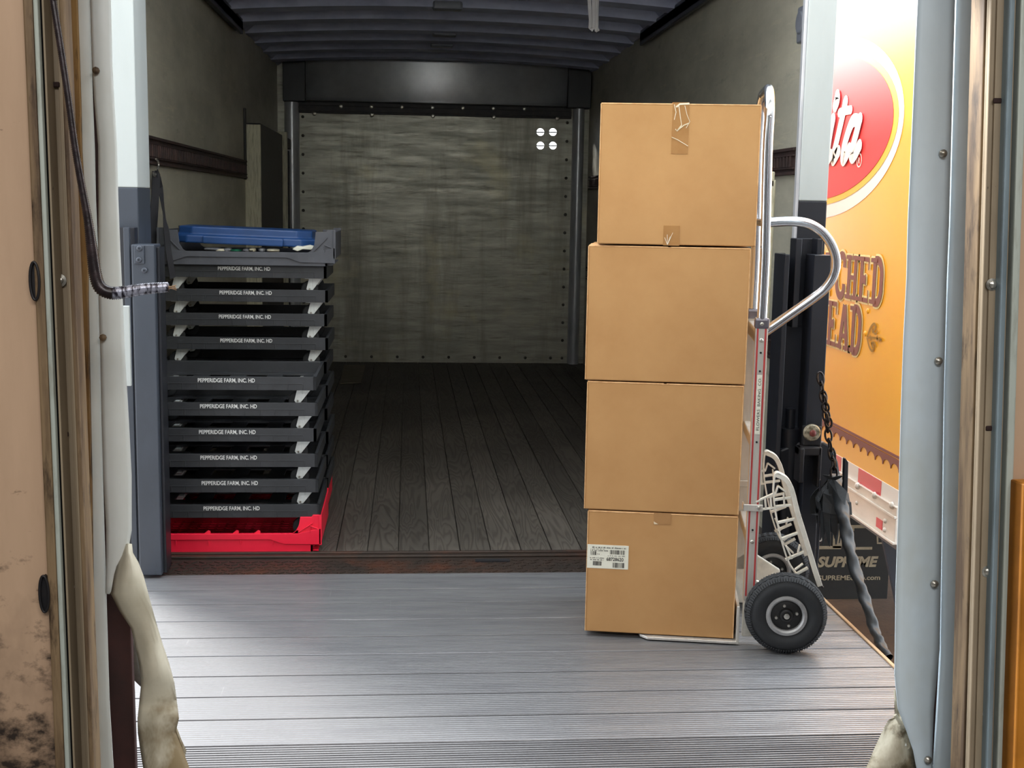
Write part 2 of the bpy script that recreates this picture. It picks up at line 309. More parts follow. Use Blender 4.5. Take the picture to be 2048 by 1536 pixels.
def text_mesh(s, name, mat, parent, origin, right, up, height, width=None, bold=0.0, shear=0.0, align='L', t=.0006):
    """flat lettering: origin is the lower left (or middle) of the line; height = capital height, width = whole line"""
    cu = bpy.data.curves.new('t', 'FONT'); cu.body = s; cu.size = 1; cu.offset = bold; cu.shear = shear; cu.resolution_u = 3
    o = bpy.data.objects.new('t', cu); COL.objects.link(o); dg = bpy.context.evaluated_depsgraph_get(); dg.update()
    me = bpy.data.meshes.new_from_object(o.evaluated_get(dg)); bpy.data.objects.remove(o); bpy.data.curves.remove(cu)
    xs = [v.co.x for v in me.vertices]; x0, x1 = min(xs), max(xs)
    r = Vector(right).normalized(); u = Vector(up).normalized(); n = r.cross(u); sy = height/.69; sx = (width/(x1-x0)) if width else sy
    off = {'L': 0, 'C': -(x1-x0)*sx/2}[align]
    for v in me.vertices: v.co = Vector(origin) + r*((v.co.x-x0)*sx+off) + u*v.co.y*sy + n*t
    me.name = name; me.materials.clear(); me.materials.append(MT[mat])
    ob = bpy.data.objects.new(name, me); COL.objects.link(ob); ob.parent = parent
    return ob
def smoothline(pts, k=6):
    P = [Vector(p) for p in pts]; out = []
    for i in range(len(P)-1):
        a, b, c, d = P[max(i-1, 0)], P[i], P[i+1], P[min(i+2, len(P)-1)]
        for j in range(k):
            t = j/k; out.append(.5*((2*b)+(c-a)*t+(2*a-5*b+4*c-d)*t*t+(3*b-a-3*c+d)*t**3))
    return out+[P[-1]]
# ================================================================== THE TRUCK BOX (setting)
YS, YD, YB = 4.375, 4.64, 10.39        # platform edge, deck start, back wall
XL, XR, ZC = -1.05, 1.48, 2.45
m = MB()
k = 0
x = P0
while x < XR:
    a, b = max(x+.0018, XL), min(x+PW-.0018, XR)
    if b > a: m.box(a, b, YD, YB, -.03, 0)
    x += PW
m.box(XL, XR, YD, YB, -.06, -.012)
struct(m.build('floor', 'planks', bevel=.0015), 'dark worn plank floor of the truck box')
m = MB(); m.box(XL-.06, XL, 4.62, 10.45, -.1, 2.52); struct(m.build('wall_left', 'wallL'))
m = MB(); m.box(XR, XR+.06, 4.62, 10.45, -.1, 2.52); m.box(XR, XR+.018, 4.495, 4.62, -.1, 2.52); struct(m.build('wall_right', 'wallL'))
m = MB(); m.box(XL-.06, XR+.06, 4.5, 10.45, ZC+.03, ZC+.07)
struct(m.build('ceiling', 'ceil'))
cl = bpy.data.objects['ceiling']
for i in range(12):
    yc = 4.95+.505*i; m = MB(); rows = []
    n = 14
    for j in range(n+1):
        X = XL+(XR-XL)*j/n; arch = .05*(1-((X-.215)/1.27)**2)-.045
        rows.append([(X, yc-.14, ZC+.03+arch*.3), (X, yc-.085, ZC-.025+arch), (X, yc+.085, ZC-.025+arch), (X, yc+.14, ZC+.03+arch*.3)])
    m.grid(rows); m.build('roof_bow', 'bow', cl)
# back wall: bulkhead panel with four vent holes
def holed_wall():
    m = MB(); m.box(XL-.06, XR+.06, YB, YB+.02, -.1, 2.52); o = m.build('wall_back', 'wallB')
    cs = []
    c = MB()
    for p in ((1081, 264), (1106, 264), (1081, 291), (1106, 291)):
        q = at(*p, YB); c.cyl(q, (0, 1, 0), .031, .3, 20); cs.append(q)
    co = c.build('cut', 'black'); md = o.modifiers.new('h', 'BOOLEAN'); md.object = co; md.operation = 'DIFFERENCE'; md.solver = 'EXACT'
    dg = bpy.context.evaluated_depsgraph_get(); me = bpy.data.meshes.new_from_object(o.evaluated_get(dg)); o.modifiers.clear(); o.data = me
    bpy.data.objects.remove(co)
    for q in cs:
        s_ = MB(); s_.box(q.x-.035, q.x+.035, YB+.021, YB+.03, q.z-.005, q.z+.004); s_.build('vent_slat', 'darkmetal', o)
    return o
wb = struct(holed_wall(), 'scratched grey bulkhead panel at the front end of the truck box')
pl = at(598, 235, YB).x; pr = at(1142, 240, YB).x; ptop = at(870, 232, YB).z
def screw(mat, P, n=(0, -1, 0), r=.012, parent=None, name='screw'):
    m = MB(); m.lathe((0, 0, 0), (0, 0, 1), [(r, 0), (r, .002), (r*.8, .004), (r*.34, .0045), (r*.3, .001), (0, .001)], 14)
    o = m.build(name, mat, parent, smooth=True); o.location = P; o.rotation_euler = Vector(n).to_track_quat('Z', 'Y').to_euler(); return o
s0 = screw('screwdark', (0, 0, 0), parent=wb); first = True
def more(src, P):
    global first
    if first: src.location = P; first = False; return src
    c = src.copy(); COL.objects.link(c); c.location = P; return c
z0, z1 = .045, ptop-.03
for i in range(14):
    z = z0+(z1-z0)*i/13
    for X in (pl+.03, pr-.03): more(s0, (X, YB-.001, z))
for i in range(9): more(s0, (-.51+.214*i, YB-.001, .045))
s1 = screw('screwmetal', (0, 0, 0), r=.016, parent=wb); first = True
m = MB(); zt = at(870, 207, YB-.03).z
m.box(pl, pr, YB-.03, YB, ptop, zt); m.box(pl, pr, YB-.035, YB-.03, ptop+.015, ptop+.06); m.box(pl, pr, YB-.035, YB-.03, ptop+.085, zt-.005)
struct(m.build('trim_1', 'darkmetal', bevel=.003), 'dark steel rail across the top of the bulkhead')
for px in (683, 744, 805, 866, 927, 988, 1050): more(s1, at(px-1, 212+(px-640)*.014, YB-.036))
for px in (629, 744, 866, 988, 1115): more(s1, at(px, 227+(px-629)*.021, YB-.036))
m = MB(); hz = at(870, 205, YB-.06).z
rows = [[(X, YB-.06-d, z) for X in (pl+.02, .2, pr-.02)] for z, d in ((hz-.004, .014), (hz, -.01), (hz+.03, -.002), (hz+.07, .006), (hz+.12, .014), (hz+.2, .022), (ZC-.02, .026), (ZC+.02, .028))]
m.grid(rows); struct(m.build('trim_2', 'header', solid=.004, smooth=True), 'shiny steel header above the bulkhead')
for i, (xa, xb) in enumerate(((at(566, 190, YB-.1).x, at(611, 190, YB-.1).x), (at(1135, 190, YB-.1).x, at(1182, 190, YB-.1).x))):
    m = MB(); m.box(xa, xb, YB-.12, YB, at(590, 203, YB-.1).z-.0, ZC+.02); struct(m.build('trim_%d' % (3+i), 'black', bevel=.006))
for i, (xa, xb) in enumerate(((at(569, 400, YB-.05).x, at(599, 400, YB-.05).x), (at(1143, 400, YB-.05).x, at(1166, 400, YB-.05).x))):
    m = MB(); c = (xa+xb)/2; rr = (xb-xa)/2; pts = [(c+rr*math.cos(a), YB-.075*math.sin(a), 0) for a in [PI*j/14 for j in range(15)]]
    m.prism(pts, (0, 0, 1), hz); struct(m.build('trim_%d' % (5+i), 'silver', smooth=True), 'silver rounded corner post')
# ceiling-wall coves and roll door tracks
for i, (sg, X) in enumerate(((1, XL), (-1, XR))):
    m = MB(); pts = [(X, 4.65, 2.39), (X+sg*.012, 4.65, 2.39), (X+sg*.05, 4.65, 2.42), (X+sg*.085, 4.65, 2.45), (X+sg*.085, 4.65, 2.50), (X, 4.65, 2.50)]
    m.prism(pts, (0, 1, 0), 5.75); struct(m.build('trim_%d' % (7+i), 'bow'))
    m = MB(); m.box(min(X, X+sg*.05), max(X, X+sg*.05), 4.65, 7.9, 2.33, 2.385); m.box(min(X+sg*.03, X+sg*.05), max(X+sg*.03, X+sg*.05), 4.65, 7.9, 2.31, 2.40)
    struct(m.build('trim_%d' % (9+i), 'black', bevel=.003), 'dark roll door track under the roof')
# side door in the left wall
dr = empty('door_1', (XL, 8.3, 0)); struct(dr, 'side door frame in the left wall of the truck')
def dpart(n, mat, *boxes, bev=.004):
    m = MB()
    for b in boxes: m.box(*b)
    o = m.build(n, mat, dr, bevel=bev); o.matrix_parent_inverse = Matrix.Translation((-XL, -8.3, 0)); return o
dpart('door_post', 'ivory', (XL, XL+.10, 8.31, 8.33, 0, 1.80), bev=.002)
dpart('door_side', 'darkmetal', (XL, XL+.098, 8.335, 9.75, 0, 1.81), (XL, XL+.012, 8.25, 8.31, 1.45, 1.9))
dpart('door_panel', 'rust2', (XL, XL+.07, 9.78, 9.82, 0, 1.78))
dpart('door_post', 'ivory', (XL+.0, XL+.125, 9.86, 9.88, 0, 1.84), bev=.002)
dpart('door_track', 'darkmetal', (XL, XL+.12, 9.9, 10.2, 1.72, 1.80), (XL, XL+.13, 9.93, 9.99, 0, 1.7))
# frame of the box opening: white portal posts, black below
zbl = at(260, 375, 4.45).z; zbr = at(1625, 402, 4.45).z
ptn = [('portal_left', -1.13, -.928, zbl, at(250, 375, 4.45)), ('portal_right', 1.404, 1.508, zbr, None)]
for i, (nm, a, b, zb, _) in enumerate(ptn):
    yd = 4.66 if i == 0 else 4.49; m = MB(); m.box(a, b, 4.45, yd, zb, 2.6); o1 = struct(m.build('trim_%d' % (11+2*i), 'white', bevel=.004), 'white painted post of the truck opening')
    m = MB(); m.box(a, b, 4.45, yd, -.15, zb); o2 = struct(m.build('trim_%d' % (12+2*i), 'slate' if i == 0 else 'black', bevel=.004), 'dark painted foot of the truck opening post')
m = MB(); m.box(-1.05, at(286, 10, 4.68).x, 4.66, 4.68, 0, 2.5); m.box(-1.05, at(280, 10, 4.67).x+.004, 4.655, 4.67, 0, 2.5); struct(m.build('trim_15', 'ivory', bevel=.002), 'pale wooden lining strip beside the left post')
m = MB(); m.box(1.392, 1.404, 4.455, 4.48, 0, 2.5); struct(m.build('trim_16', 'silver', bevel=.002))
m = MB(); m.box(1.365, 1.39, 4.70, 4.72, .9, 1.43); m.box(1.37, 1.385, 4.70, 4.71, 1.40, 1.46); struct(m.build('trim_17', 'ivory', bevel=.006), 'torn pale lining beside the right post')
# outer skin
m = MB(); m.box(XL-.08, XL-.061, 4.46, 10.5, -.12, 2.6); struct(m.build('trim_18', 'white'))
m = MB(); m.box(XR+.061, XR+.08, 4.67, 10.5, -.12, 2.6); struct(m.build('trim_19', 'white'))
m = MB(); m.box(XL-.08, XR+.08, 4.5, 10.5, 2.58, 2.6); m.box(XL-.06, XR+.06, 4.5, 4.62, 2.45, 2.58); struct(m.build('trim_20', 'white'))
# sill with raised tread bars
m = MB(); m.box(-.90, XR, YS+.01, YD+.0, -.05, -.006); m.box(-.90, XR, YD-.055, YD-.03, -.006, .004); m.box(-.90, XR, YD-.012, YD+.006, -.006, .006)
o = struct(m.build('trim_21', 'sill', bevel=.003), 'rusty tread plate sill at the truck opening')
m = MB(); j = 0
for r in range(5):
    for c in range(84):
        X = -.86+c*.0275+(r % 2)*.0137; Y = YS+.025+r*.035; sgn = 1 if (r+c) % 2 else -1
        mm = Matrix.Translation((X, Y, -.006)) @ Matrix.Rotation(sgn*.7, 4, 'Z'); m.box(-.012, .012, -.0028, .0028, 0, .003, mm)
o2 = m.build('tread_pattern', 'sill', o)
m = MB(); p = gnd(985, 1120); m.box(p.x-.065, p.x+.065, p.y-.012, p.y+.012, -.0055, .0012); m.build('dock_slot', 'darkvoid', o)
# frame under the box and ground
m = MB(); m.box(XL, XR, 4.42, 10.4, -.35, -.07); struct(m.build('trim_22', 'black'))
m = MB(); m.box(-14, 22, 2.9, 40, -1.40, -1.32); g = struct(m.build('ground', 'soil'), 'brown soil and gravel yard below the dock')
# cargo tracks
def track(Xw, sg, y0, y1, z0, z1, label):
    m = MB(); a, b = sorted((Xw+sg*.001, Xw+sg*.012)); m.box(a, b, y0, y1, z0, z1)
    a, b = sorted((Xw+sg*.001, Xw+sg*.022))
    for zz in (z0, z1-.014, z0+.022, z1-.034): m.box(a, b, y0, y1, zz, zz+.012 if zz in (z0, z1-.014) else zz+.006)
    Y = y0+.03
    while Y < y1-.03: m.box(a, b, Y, Y+.014, z0+.03, z1-.034); Y += .043
    o = m.build('cargo_track', 'rail_dark', bevel=.0015); tag(o, label, 'cargo rail', 'cargo rails on the truck walls'); return o
track(XL, 1, 4.69, 8.25, 1.455, 1.57, 'long dark cargo rail on the left wall above the tray stack')
track(XR, -1, 4.73, 10.2, 1.45, 1.555, 'upper rusty slotted cargo rail on the right wall behind the hand truck handle')
track(XR, -1, 4.73, 10.2, .72, .825, 'lower slotted cargo rail on the right wall, low beside the black lift column')
# dome lights
for i, (px, py, w) in enumerate(((895, 17, .085), (889, 70, .08), (884, 92, .08))):
    p = gnd(px, py, 2.425); m = MB(); m.box(p.x-w, p.x+w, p.y-.05, p.y+.05, 2.415, 2.48)
    l = m.build('dome_light', 'lampgrey', bevel=.012)
    tag(l, ['small grey roof light nearest the truck opening', 'middle of the three small grey roof lights', 'small grey roof light farthest back near the bulkhead'][i], 'ceiling light', 'roof lights in the truck')
# dirty cardboard piece at the back of the floor
m = MB(); q = [gnd(680, 768, .006), gnd(722, 766, .006), gnd(731, 731, .006), gnd(688, 731, .006)]; m.prism(q, (0, 0, 1), .006)
tag(m.build('cardboard_piece', 'card'), 'flat dirty cardboard scrap lying on planks by the bulkhead', 'cardboard')
m = MB(); p = onx(1606, 45, 1.465); m.cyl(p, (1, 0, 0), .045, .035, 24); m.box(p.x-.012, p.x+.012, p.y-.04, p.y+.04, p.z-.075, p.z+.06)
tag(m.build('wall_lamp', 'lampgrey', bevel=.008, smooth=True), 'small grey lamp housing high on right wall beside white post', 'lamp')
# ================================================================== WHITE HANGING STRAP, BLACK HOOK STRAP
st = empty('ceiling_strap', (.87, 6.1, 2.14)); tag(st, 'pale folded webbing strap hanging from the truck roof', 'strap')
m = MB(); P = lambda a, b: at(a, b, 6.1)-Vector((.87, 6.1, 2.14))
m.strip([P(1176, -60), P(1179, 10), P(1181, 40), P(1180, 56), P(1184, 60), P(1187, 55), P(1187, 20), P(1187, -60)], .016, (.35, 1, 0), .003)
m.strip([P(1192, -60), P(1190, 20), P(1190, 45), P(1193, 58), P(1196, 63)], .02, (.3, 1, 0), .003)
m.strip([P(1197, -60), P(1194, 30), P(1194, 50), P(1192, 63)], .014, (.6, 1, 0), .003)
m.build('webbing', 'whitestrap', st)
hs = empty('hook_strap', (XL+.02, 5.36, 1.1)); tag(hs, 'black tie down strap hanging by a steel hook from left cargo rail', 'strap')
hp = Vector(hs.location); P = lambda a, b, X=XL+.035: onx(a, b, X)-hp
m = MB(); m.tube(smoothline([P(312, 318), P(316, 322), P(317, 332), P(313, 345), P(309, 352), P(307, 346)], 4), .004, 8); m.build('hook', 'screwmetal', hs, smooth=True)
m = MB(); m.strip([P(312, 345), P(310, 390), P(306, 450), P(302, 520)], .042, (1, -.7, 0), .003); m.build('strap_end', 'webbing', hs)
m = MB(); m.strip(smoothline([P(312, 345), P(317, 360), P(321, 385), at(326, 420, 5.2)-hp, at(331, 450, 5.08)-hp, at(336, 500, 5.07)-hp, at(340, 525, 5.07)-hp, at(345, 556, 5.08)-hp], 3), .032, (1, -.6, 0), .003); m.build('strap_end', 'webbing', hs)
m = MB(); m.cyl(P(313, 350), (1, 0, 0), .018, .012, 14); m.build('buckle', 'black', hs)
# ================================================================== LIFT GATE
lp = empty('lift_column', (-.89, 4.38, 0)); tag(lp, 'slate blue painted lift gate column left of the tray stack', 'lift column', 'lift gate columns')
def par(o, e): o.parent = e; o.matrix_parent_inverse = Matrix.Translation(-Vector(e.location)); return o
par(MB().box(-.930, -.853, 4.33, 4.44, 0.01, at(285, 489, 4.33).z).build('column_face', 'slate', bevel=.004), lp)
par(MB().box(-.853, -.842, 4.36, 4.45, 0.01, 1.155).box(-1.0, -.932, 4.40, 4.45, -.1, at(260, 455, 4.4).z).build('column_web', 'black', bevel=.002), lp)
par(MB().box(-.958, -.938, 4.345, 4.36, .05, at(260, 455, 4.35).z).build('guide_rail', 'slate', bevel=.002), lp)
a = at(268, 491, 4.325); b = at(289, 528, 4.325)
par(MB().box(a.x, b.x, 4.322, 4.33, b.z, a.z).build('bolt_plate', 'slate', bevel=.002), lp)
for px, py in ((279, 497), (278, 520), (289, 541)): par(screw('slate', at(px, py, 4.321), r=.0095, name='bolt'), lp)
rc = empty('lift_column', (1.40, 4.38, 0)); tag(rc, 'black lift gate column right of the hand truck', 'lift column', 'lift gate columns')
zt = at(1640, 510, 4.3).z
par(MB().box(1.422, 1.482, 4.30, 4.40, .0, zt).build('column_face', 'black', bevel=.003), rc)
par(MB().box(1.322, 1.340, 4.32, 4.45, .0, zt).box(1.34, 1.36, 4.435, 4.45, .0, zt).build('column_flange', 'black', bevel=.003), rc)
par(MB().box(1.325, 1.482, 4.43, 4.45, -.3, zt-.01).build('column_web', 'black', bevel=.003), rc)
par(MB().box(1.372, 1.395, 4.36, 4.43, .9, zt+.055).box(1.45, 1.47, 4.36, 4.44, .9, zt+.055).box(1.38, 1.46, 4.42, 4.43, .9, zt+.055).build('guide_tab', 'black', bevel=.003), rc)
par(MB().cyl((1.395, 4.40, .16), (0, 0, 1), .042, .74, 28).cyl((1.395, 4.40, .50), (0, 0, 1), .018, .2, 16).build('lift_cylinder', 'black', smooth=True), rc)
cb = at(1600, 895, 4.27)
par(MB().box(1.385, 1.468, 4.25, 4.30, .455, .485).box(1.385, 1.40, 4.23, 4.30, .36, .485).box(1.456, 1.47, 4.25, 4.30, .34, .485).box(1.41, 1.475, 4.28, 4.31, .485, .555).build('clevis_bracket', 'darkmetal', bevel=.004), rc)
ce = at(1623, 865, 4.265)
par(MB().lathe(ce, (0, -1, 0), [(.031, 0), (.031, .006), (.027, .012), (.012, .015), (0, .015)], 32).build('marker_lens', 'lens', smooth=True), rc)
par(MB().lathe(ce-Vector((0, .014, 0)), (0, -1, 0), [(.012, 0), (.012, .003), (.007, .006), (0, .007)], 24).build('lens_centre', 'lensmid', smooth=True), rc)
# rounded lift arm
pts = [(1648, 884), (1660, 890), (1670, 905), (1677, 925), (1681, 950), (1683, 985), (1672, 1060), (1600, 1130), (1560, 1130), (1560, 900), (1600, 884)]
pts = [at(px, py, 4.36) for px, py in pts]
par(MB().prism(pts, (0, 1, 0), .05).build('lift_arm', 'black', bevel=.008), rc)
pts = [at(px, py, 4.30) for px, py in ((1689, 918), (1691, 916), (1697, 925), (1695, 1010), (1686, 1010))]
par(MB().prism(pts, (0, 1, 0), .02).build('stop_bar', 'black', bevel=.002), rc)
par(MB().tube(smoothline([at(x_, y_, 4.2) for x_, y_ in ((1640, 960), (1640, 1000), (1636, 1100), (1634, 1130), (1640, 1165), (1646, 1175))], 4), .004, 8).build('hose', 'black', smooth=True), rc)
par(MB().tube(smoothline([at(x_, y_, 4.25) for x_, y_ in ((1648, 1030), (1648, 1060), (1643, 1080), (1637, 1082))], 4), .0025, 8).build('wire', 'railalu', smooth=True), rc)
# platform
pf = empty('lift_platform', (.24, 3.4, 0)); tag(pf, 'ribbed aluminium lift gate platform bridging truck and dock', 'platform')
PX0, PX1 = -.93, 1.418
m = MB(); ys = [4.372, 4.188, 4.037, 3.868, 3.714, 3.557, 3.398, 3.249, 3.098, 2.941]
for a, b in zip(ys[1:], ys[:-1]): m.box(PX0, PX1, a+.0028, b-.0028, -.012, -.001)
m.box(PX0, PX1, 2.941, 4.372, -.035, -.008)
par(m.build('deck', 'deck', bevel=.0012), pf)
m = MB(); Y = 2.20
while Y < 2.93: m.box(PX0 if Y > 2.72 else -.53, PX1 if Y > 2.72 else .98, Y, Y+.0068, -.012, .0005); Y += .0125
m.box(PX0, PX1, 2.72, 2.94, -.03, -.006); m.box(-.53, .98, 2.2, 2.72, -.03, -.006)
par(m.build('ramp', 'deck'), pf)
par(MB().box(PX1, PX1+.012, 2.3, 4.37, -.045, .004).build('side_rail', 'edgestrip', bevel=.002), pf)
par(MB().box(PX0-.012, PX0, 2.3, 4.37, -.045, .004).build('side_rail', 'edgestrip', bevel=.002), pf)
# chain and wrapped safety rope
ch = empty('lift_chain', at(1665, 955, 4.15)); tag(ch, 'rusty steel chain hanging beside the black lift column', 'chain')
path = smoothline([at(*p) for p in ((1641, 757, 4.22), (1646, 790, 4.2), (1652, 825, 4.18), (1655, 858, 4.17), (1660, 890, 4.16), (1666, 920, 4.15), (1668, 950, 4.14))], 10)
def link(c, d, fl, Lk=.023, Wk=.0115, r=.0038):
    d = d.normalized(); sdv = d.cross(Vector((0, 1, 0))).normalized()
    if fl: sdv = d.cross(sdv).normalized()
    pts = [c + d*(Lk*math.cos(t)*(1.0)) + sdv*(Wk*math.sin(t)) for t in [2*PI*i/16 for i in range(16)]]
    return MB().tube(pts, r, 8, closed=True)
acc = 0; i = 0; last = path[0]; pos = []
for q in path:
    acc += (q-last).length
    if not pos or acc > .031: pos.append((q.copy(), q)); acc = 0
    last = q
pos = [p[0] for p in pos]
for i, q in enumerate(pos):
    d = pos[min(i+1, len(pos)-1)]-pos[max(i-1, 0)]
    par(link(q, d, i % 2).build('link', 'chain', smooth=True), ch)
for i, pp in enumerate(((1650, 800), (1651, 815), (1654, 835), (1657, 845))):
    par(link(at(*pp, 4.14), Vector((.25, 0, -1)), (i+1) % 2, .018).build('link', 'chain', smooth=True), ch)
rp = empty('wrapped_rope', onx(1775, 1315, 1.45)); tag(rp, 'black cloth wrapped rope hanging from the chain down beside the platform edge', 'rope')
pp = [(1668, 955, 1.50), (1682, 1010, 1.485), (1692, 1060, 1.475), (1703, 1115, 1.47), (1720, 1170, 1.465), (1735, 1215, 1.462), (1750, 1262, 1.46), (1762, 1290, 1.458), (1777, 1316, 1.455)]
cl_ = smoothline([onx(*p) for p in pp], 14); rows = []
K = len(cl_)
for i, c in enumerate(cl_):
    t = i/K; d = (cl_[min(i+1, K-1)]-cl_[max(i-1, 0)]).normalized(); u = d.orthogonal().normalized(); w = d.cross(u); row = []
    u = Vector((1, 0, 0)); u = (u-d*u.dot(d)).normalized(); w = d.cross(u)
    base = .0185*(1.2-.5*t) * (1+.06*math.sin(i*.9)+.06*math.sin(i*.37))
    for j in range(17):
        a = 2*PI*j/16; rr = base*(1+.20*math.cos(2*(a+i*.19)))
        row.append(c+(u*math.cos(a)+w*math.sin(a))*rr)
    rows.append(row)
par(MB().grid(rows).build('rope', 'wrap', smooth='all'), rp)
# ragged cloth bundle on top
m = MB(); c0 = onx(1664, 985, 1.49)
for k_ in range(7):
    ang = k_*.9; rows = []
    for i in range(9):
        t = i/8; z = .035-.20*t*(.6+.4*random.random()); rad = .014+.040*math.sin(PI*min(t*1.1, 1))+.006*random.random()
        p1 = c0+Vector((rad*math.cos(ang+.5*t), rad*math.sin(ang+.5*t), z)); p2 = c0+Vector((rad*1.25*math.cos(ang+.9+.5*t), rad*1.25*math.sin(ang+.9), z-.012*random.random()))
        mid = (p1+p2)/2+Vector((random.uniform(-.005, .005), -.008, 0)); rows.append([p1, mid, p2])
    m.grid(rows)
rt = random.Random(5)
for q_ in range(34):
    ang = rt.uniform(0, 2*PI); r0_ = rt.uniform(.01, .028); r1_ = rt.uniform(.03, .062); L_ = rt.uniform(.05, .19)
    p0 = c0+Vector((r0_*math.cos(ang), r0_*math.sin(ang), rt.uniform(-.02, .045)))
    p1 = c0+Vector((r1_*math.cos(ang+.2), r1_*math.sin(ang+.2), -L_*.35)); p2 = c0+Vector((r1_*.8*math.cos(ang+.5), r1_*.8*math.sin(ang+.5), -L_))
    m.strip(smoothline([p0, p1, p2], 4), [.02, .024, .026, .024, .02, .018, .014, .01, .003], (math.cos(ang), math.sin(ang)-.3, .2), .0015)
for sx_, sy_ in ((1645, 1000), (1655, 1035), (1690, 1010)):
    p1 = onx(1662, 960, 1.47); p2 = onx(sx_, sy_, 1.47); m.strip([p1, (p1+p2)/2+Vector((.01, -.02, 0)), p2], [.02, .03, .004], (.2, 1, 0), .002)
for sx_, sy_ in ((1645, 950), (1685, 952)):
    p1 = onx(1666, 958, 1.47); p2 = onx(sx_, sy_, 1.47); m.strip([p1, (p1+p2)/2, p2], [.016, .012, .002], (.2, 1, 0), .002)
par(m.build('torn_cloth', 'cloth', solid=.002), rp)
# ================================================================== CARTONS on the hand truck
O = Vector((1.03, 3.61, 0)); TH = math.radians(11)
U = Vector((math.cos(TH), -math.sin(TH), 0)); V = Vector((math.sin(TH), math.cos(TH), 0))
def ht(px, py, b):               # pixel onto the upright plane through O + b V
    d = ray(px, py); n = V; t = (O+V*b-CAM).dot(n)/d.dot(n); p = CAM+d*t - O
    return Vector((p.dot(U), b, p.z))
def carton(p_lo, p_hi, z0, z1, label, yaw=0.0, holes=None):
    """p_lo/p_hi: local a of left and right side; front face at b=-.008"""
    a0, a1 = p_lo, p_hi; w = a1-a0; dep = .41; h = z1-z0
    base = O+U*((a0+a1)/2)+V*(-.008+dep/2); e = empty('cardboard_box', (base.x, base.y, z0), -TH+yaw)
    tag(e, label, 'cardboard box', 'cartons stacked on the hand truck')
    m = MB(); n = 8; X, Y = w/2, dep/2
    m.box(-X, X, -Y, Y, .0015, h-.0035); m.build('carton_body', 'carton', e, bevel=.003)
    m = MB()
    for sx in (-1, 1): m.box(sx*X-.0018, sx*X+.0012, -Y-.0012, -Y+.002, .003, h-.004)
    m.box(-X+.002, X-.002, -Y-.001, -Y+.002, h-.0052, h-.0032)
    m.box(-X, -.004, -Y, -.001, h-.004, h-.0015); m.box(.004, X, -Y, -.001, h-.004, h-.0018)
    m.build('carton_edge', 'cartonedge', e, bevel=.0008)
    return e, w, dep, h
fa = lambda px, py: ht(px, py, -.008)
zs = [0.0135, fa(1320, 1025).z, fa(1320, 765).z, fa(1340, 491).z, fa(1350, 206).z]
b1 = carton(fa(1172, 1200).x, fa(1469, 1200).x, zs[0], zs[1]-.001, 'bottom cardboard box with white barcode label on hand truck')
b2 = carton(fa(1172, 900).x, fa(1482, 900).x, zs[1], zs[2]-.001, 'unmarked cardboard box directly on top of the labelled bottom box')
b3 = carton(fa(1174, 600).x, fa(1496, 600).x, zs[2], zs[3]-.002, 'cardboard box directly below the taped topmost box', math.radians(.4))
b4 = carton(fa(1193, 350).x, fa(1511, 350).x, zs[3], zs[4], 'topmost cardboard box with two pieces of tape on its front', math.radians(2.5))
def front(e, w, dep, h, u0, u1, v0, v1, name, mat, d=.0008, jag=None):
    X0 = -w/2; m = MB(); m.box(X0+u0, X0+u1, -dep/2-d-.0003, -dep/2+.001, v0, v1); return m.build(name, mat, e[0] if isinstance(e, tuple) else e)
e, w, dep, h = b4
s = w/(1512-1195); tx0 = (1338-1196)*s; tx1 = (1371-1196)*s
front(e, w, dep, h, tx0, tx1, h-(306-206)*s, h+.0005, 'tape', 'tape')
front(e, w, dep, h, (1325-1193)*s, (1358-1193)*s, 0, .058, 'tape', 'tape')
MB().box(-w/2+tx0, -w/2+tx1, -dep/2, dep/2, h+.0012, h+.002).build('tape', 'tape', e)
m = MB(); kk = lambda px, py: Vector((-w/2+(px-1196)*s, -dep/2-.0018, h-(py-207)*s))
for pts, ww in ((((1341, 210), (1345, 225), (1342, 240)), .002), (((1350, 212), (1354, 235), (1357, 250)), .002), (((1357, 250), (1348, 262), (1345, 258)), .003),
                (((1372, 246), (1362, 250), (1352, 258), (1348, 262)), .003), (((1362, 212), (1367, 230), (1373, 243), (1366, 256)), .0016), (((1338, 274), (1350, 279), (1371, 291)), .002), (((1345, 215), (1352, 209), (1371, 208)), .005)):
    MB().strip([kk(*p) for p in pts], ww, (0, -1, 0), .0006).build('tape_crease', 'tapecrease', e)
for a, b in ((1328, 472), (1333, 466), (1339, 470), (1344, 462)):
    p = Vector((-w/2+(a-1193)*s, -dep/2-.0018, (488-b)*s)); MB().strip([p, Vector((-w/2+(1334-1193)*s, -dep/2-.0018, .002))], .0013, (0, -1, 0), .0006).build('tape_crease', 'tapecrease', e)
e, w, dep, h = b1
s = w/(1469-1172)
front(e, w, dep, h, (1303-1172)*s, (1337-1172)*s, h-.036, h, 'tape', 'tape')
m = MB(); m.prism([(-w/2+(1303-1172)*s, -dep/2-.0016, h-.027), (-w/2+(1312-1172)*s, -dep/2-.0016, h-.035), (-w/2+(1304-1172)*s, -dep/2-.0016, h-.036)], (0, -1, 0), .0006); m.build('tape_crease', 'tapecrease', e)
lx0, lx1 = 0.0, (1255-1172)*s; lz1 = h-(1094-1023)*s; lz0 = h-(1143-1023)*s; yf = -dep/2-.0012
lb = MB().box(-w/2-.0012, -w/2+lx1, yf, -dep/2, lz0, lz1).build('shipping_label', 'paper', e, bevel=.0004)
LX = lambda u: -w/2+lx1*u; LZ = lambda v: lz0+(lz1-lz0)*v
m = MB()
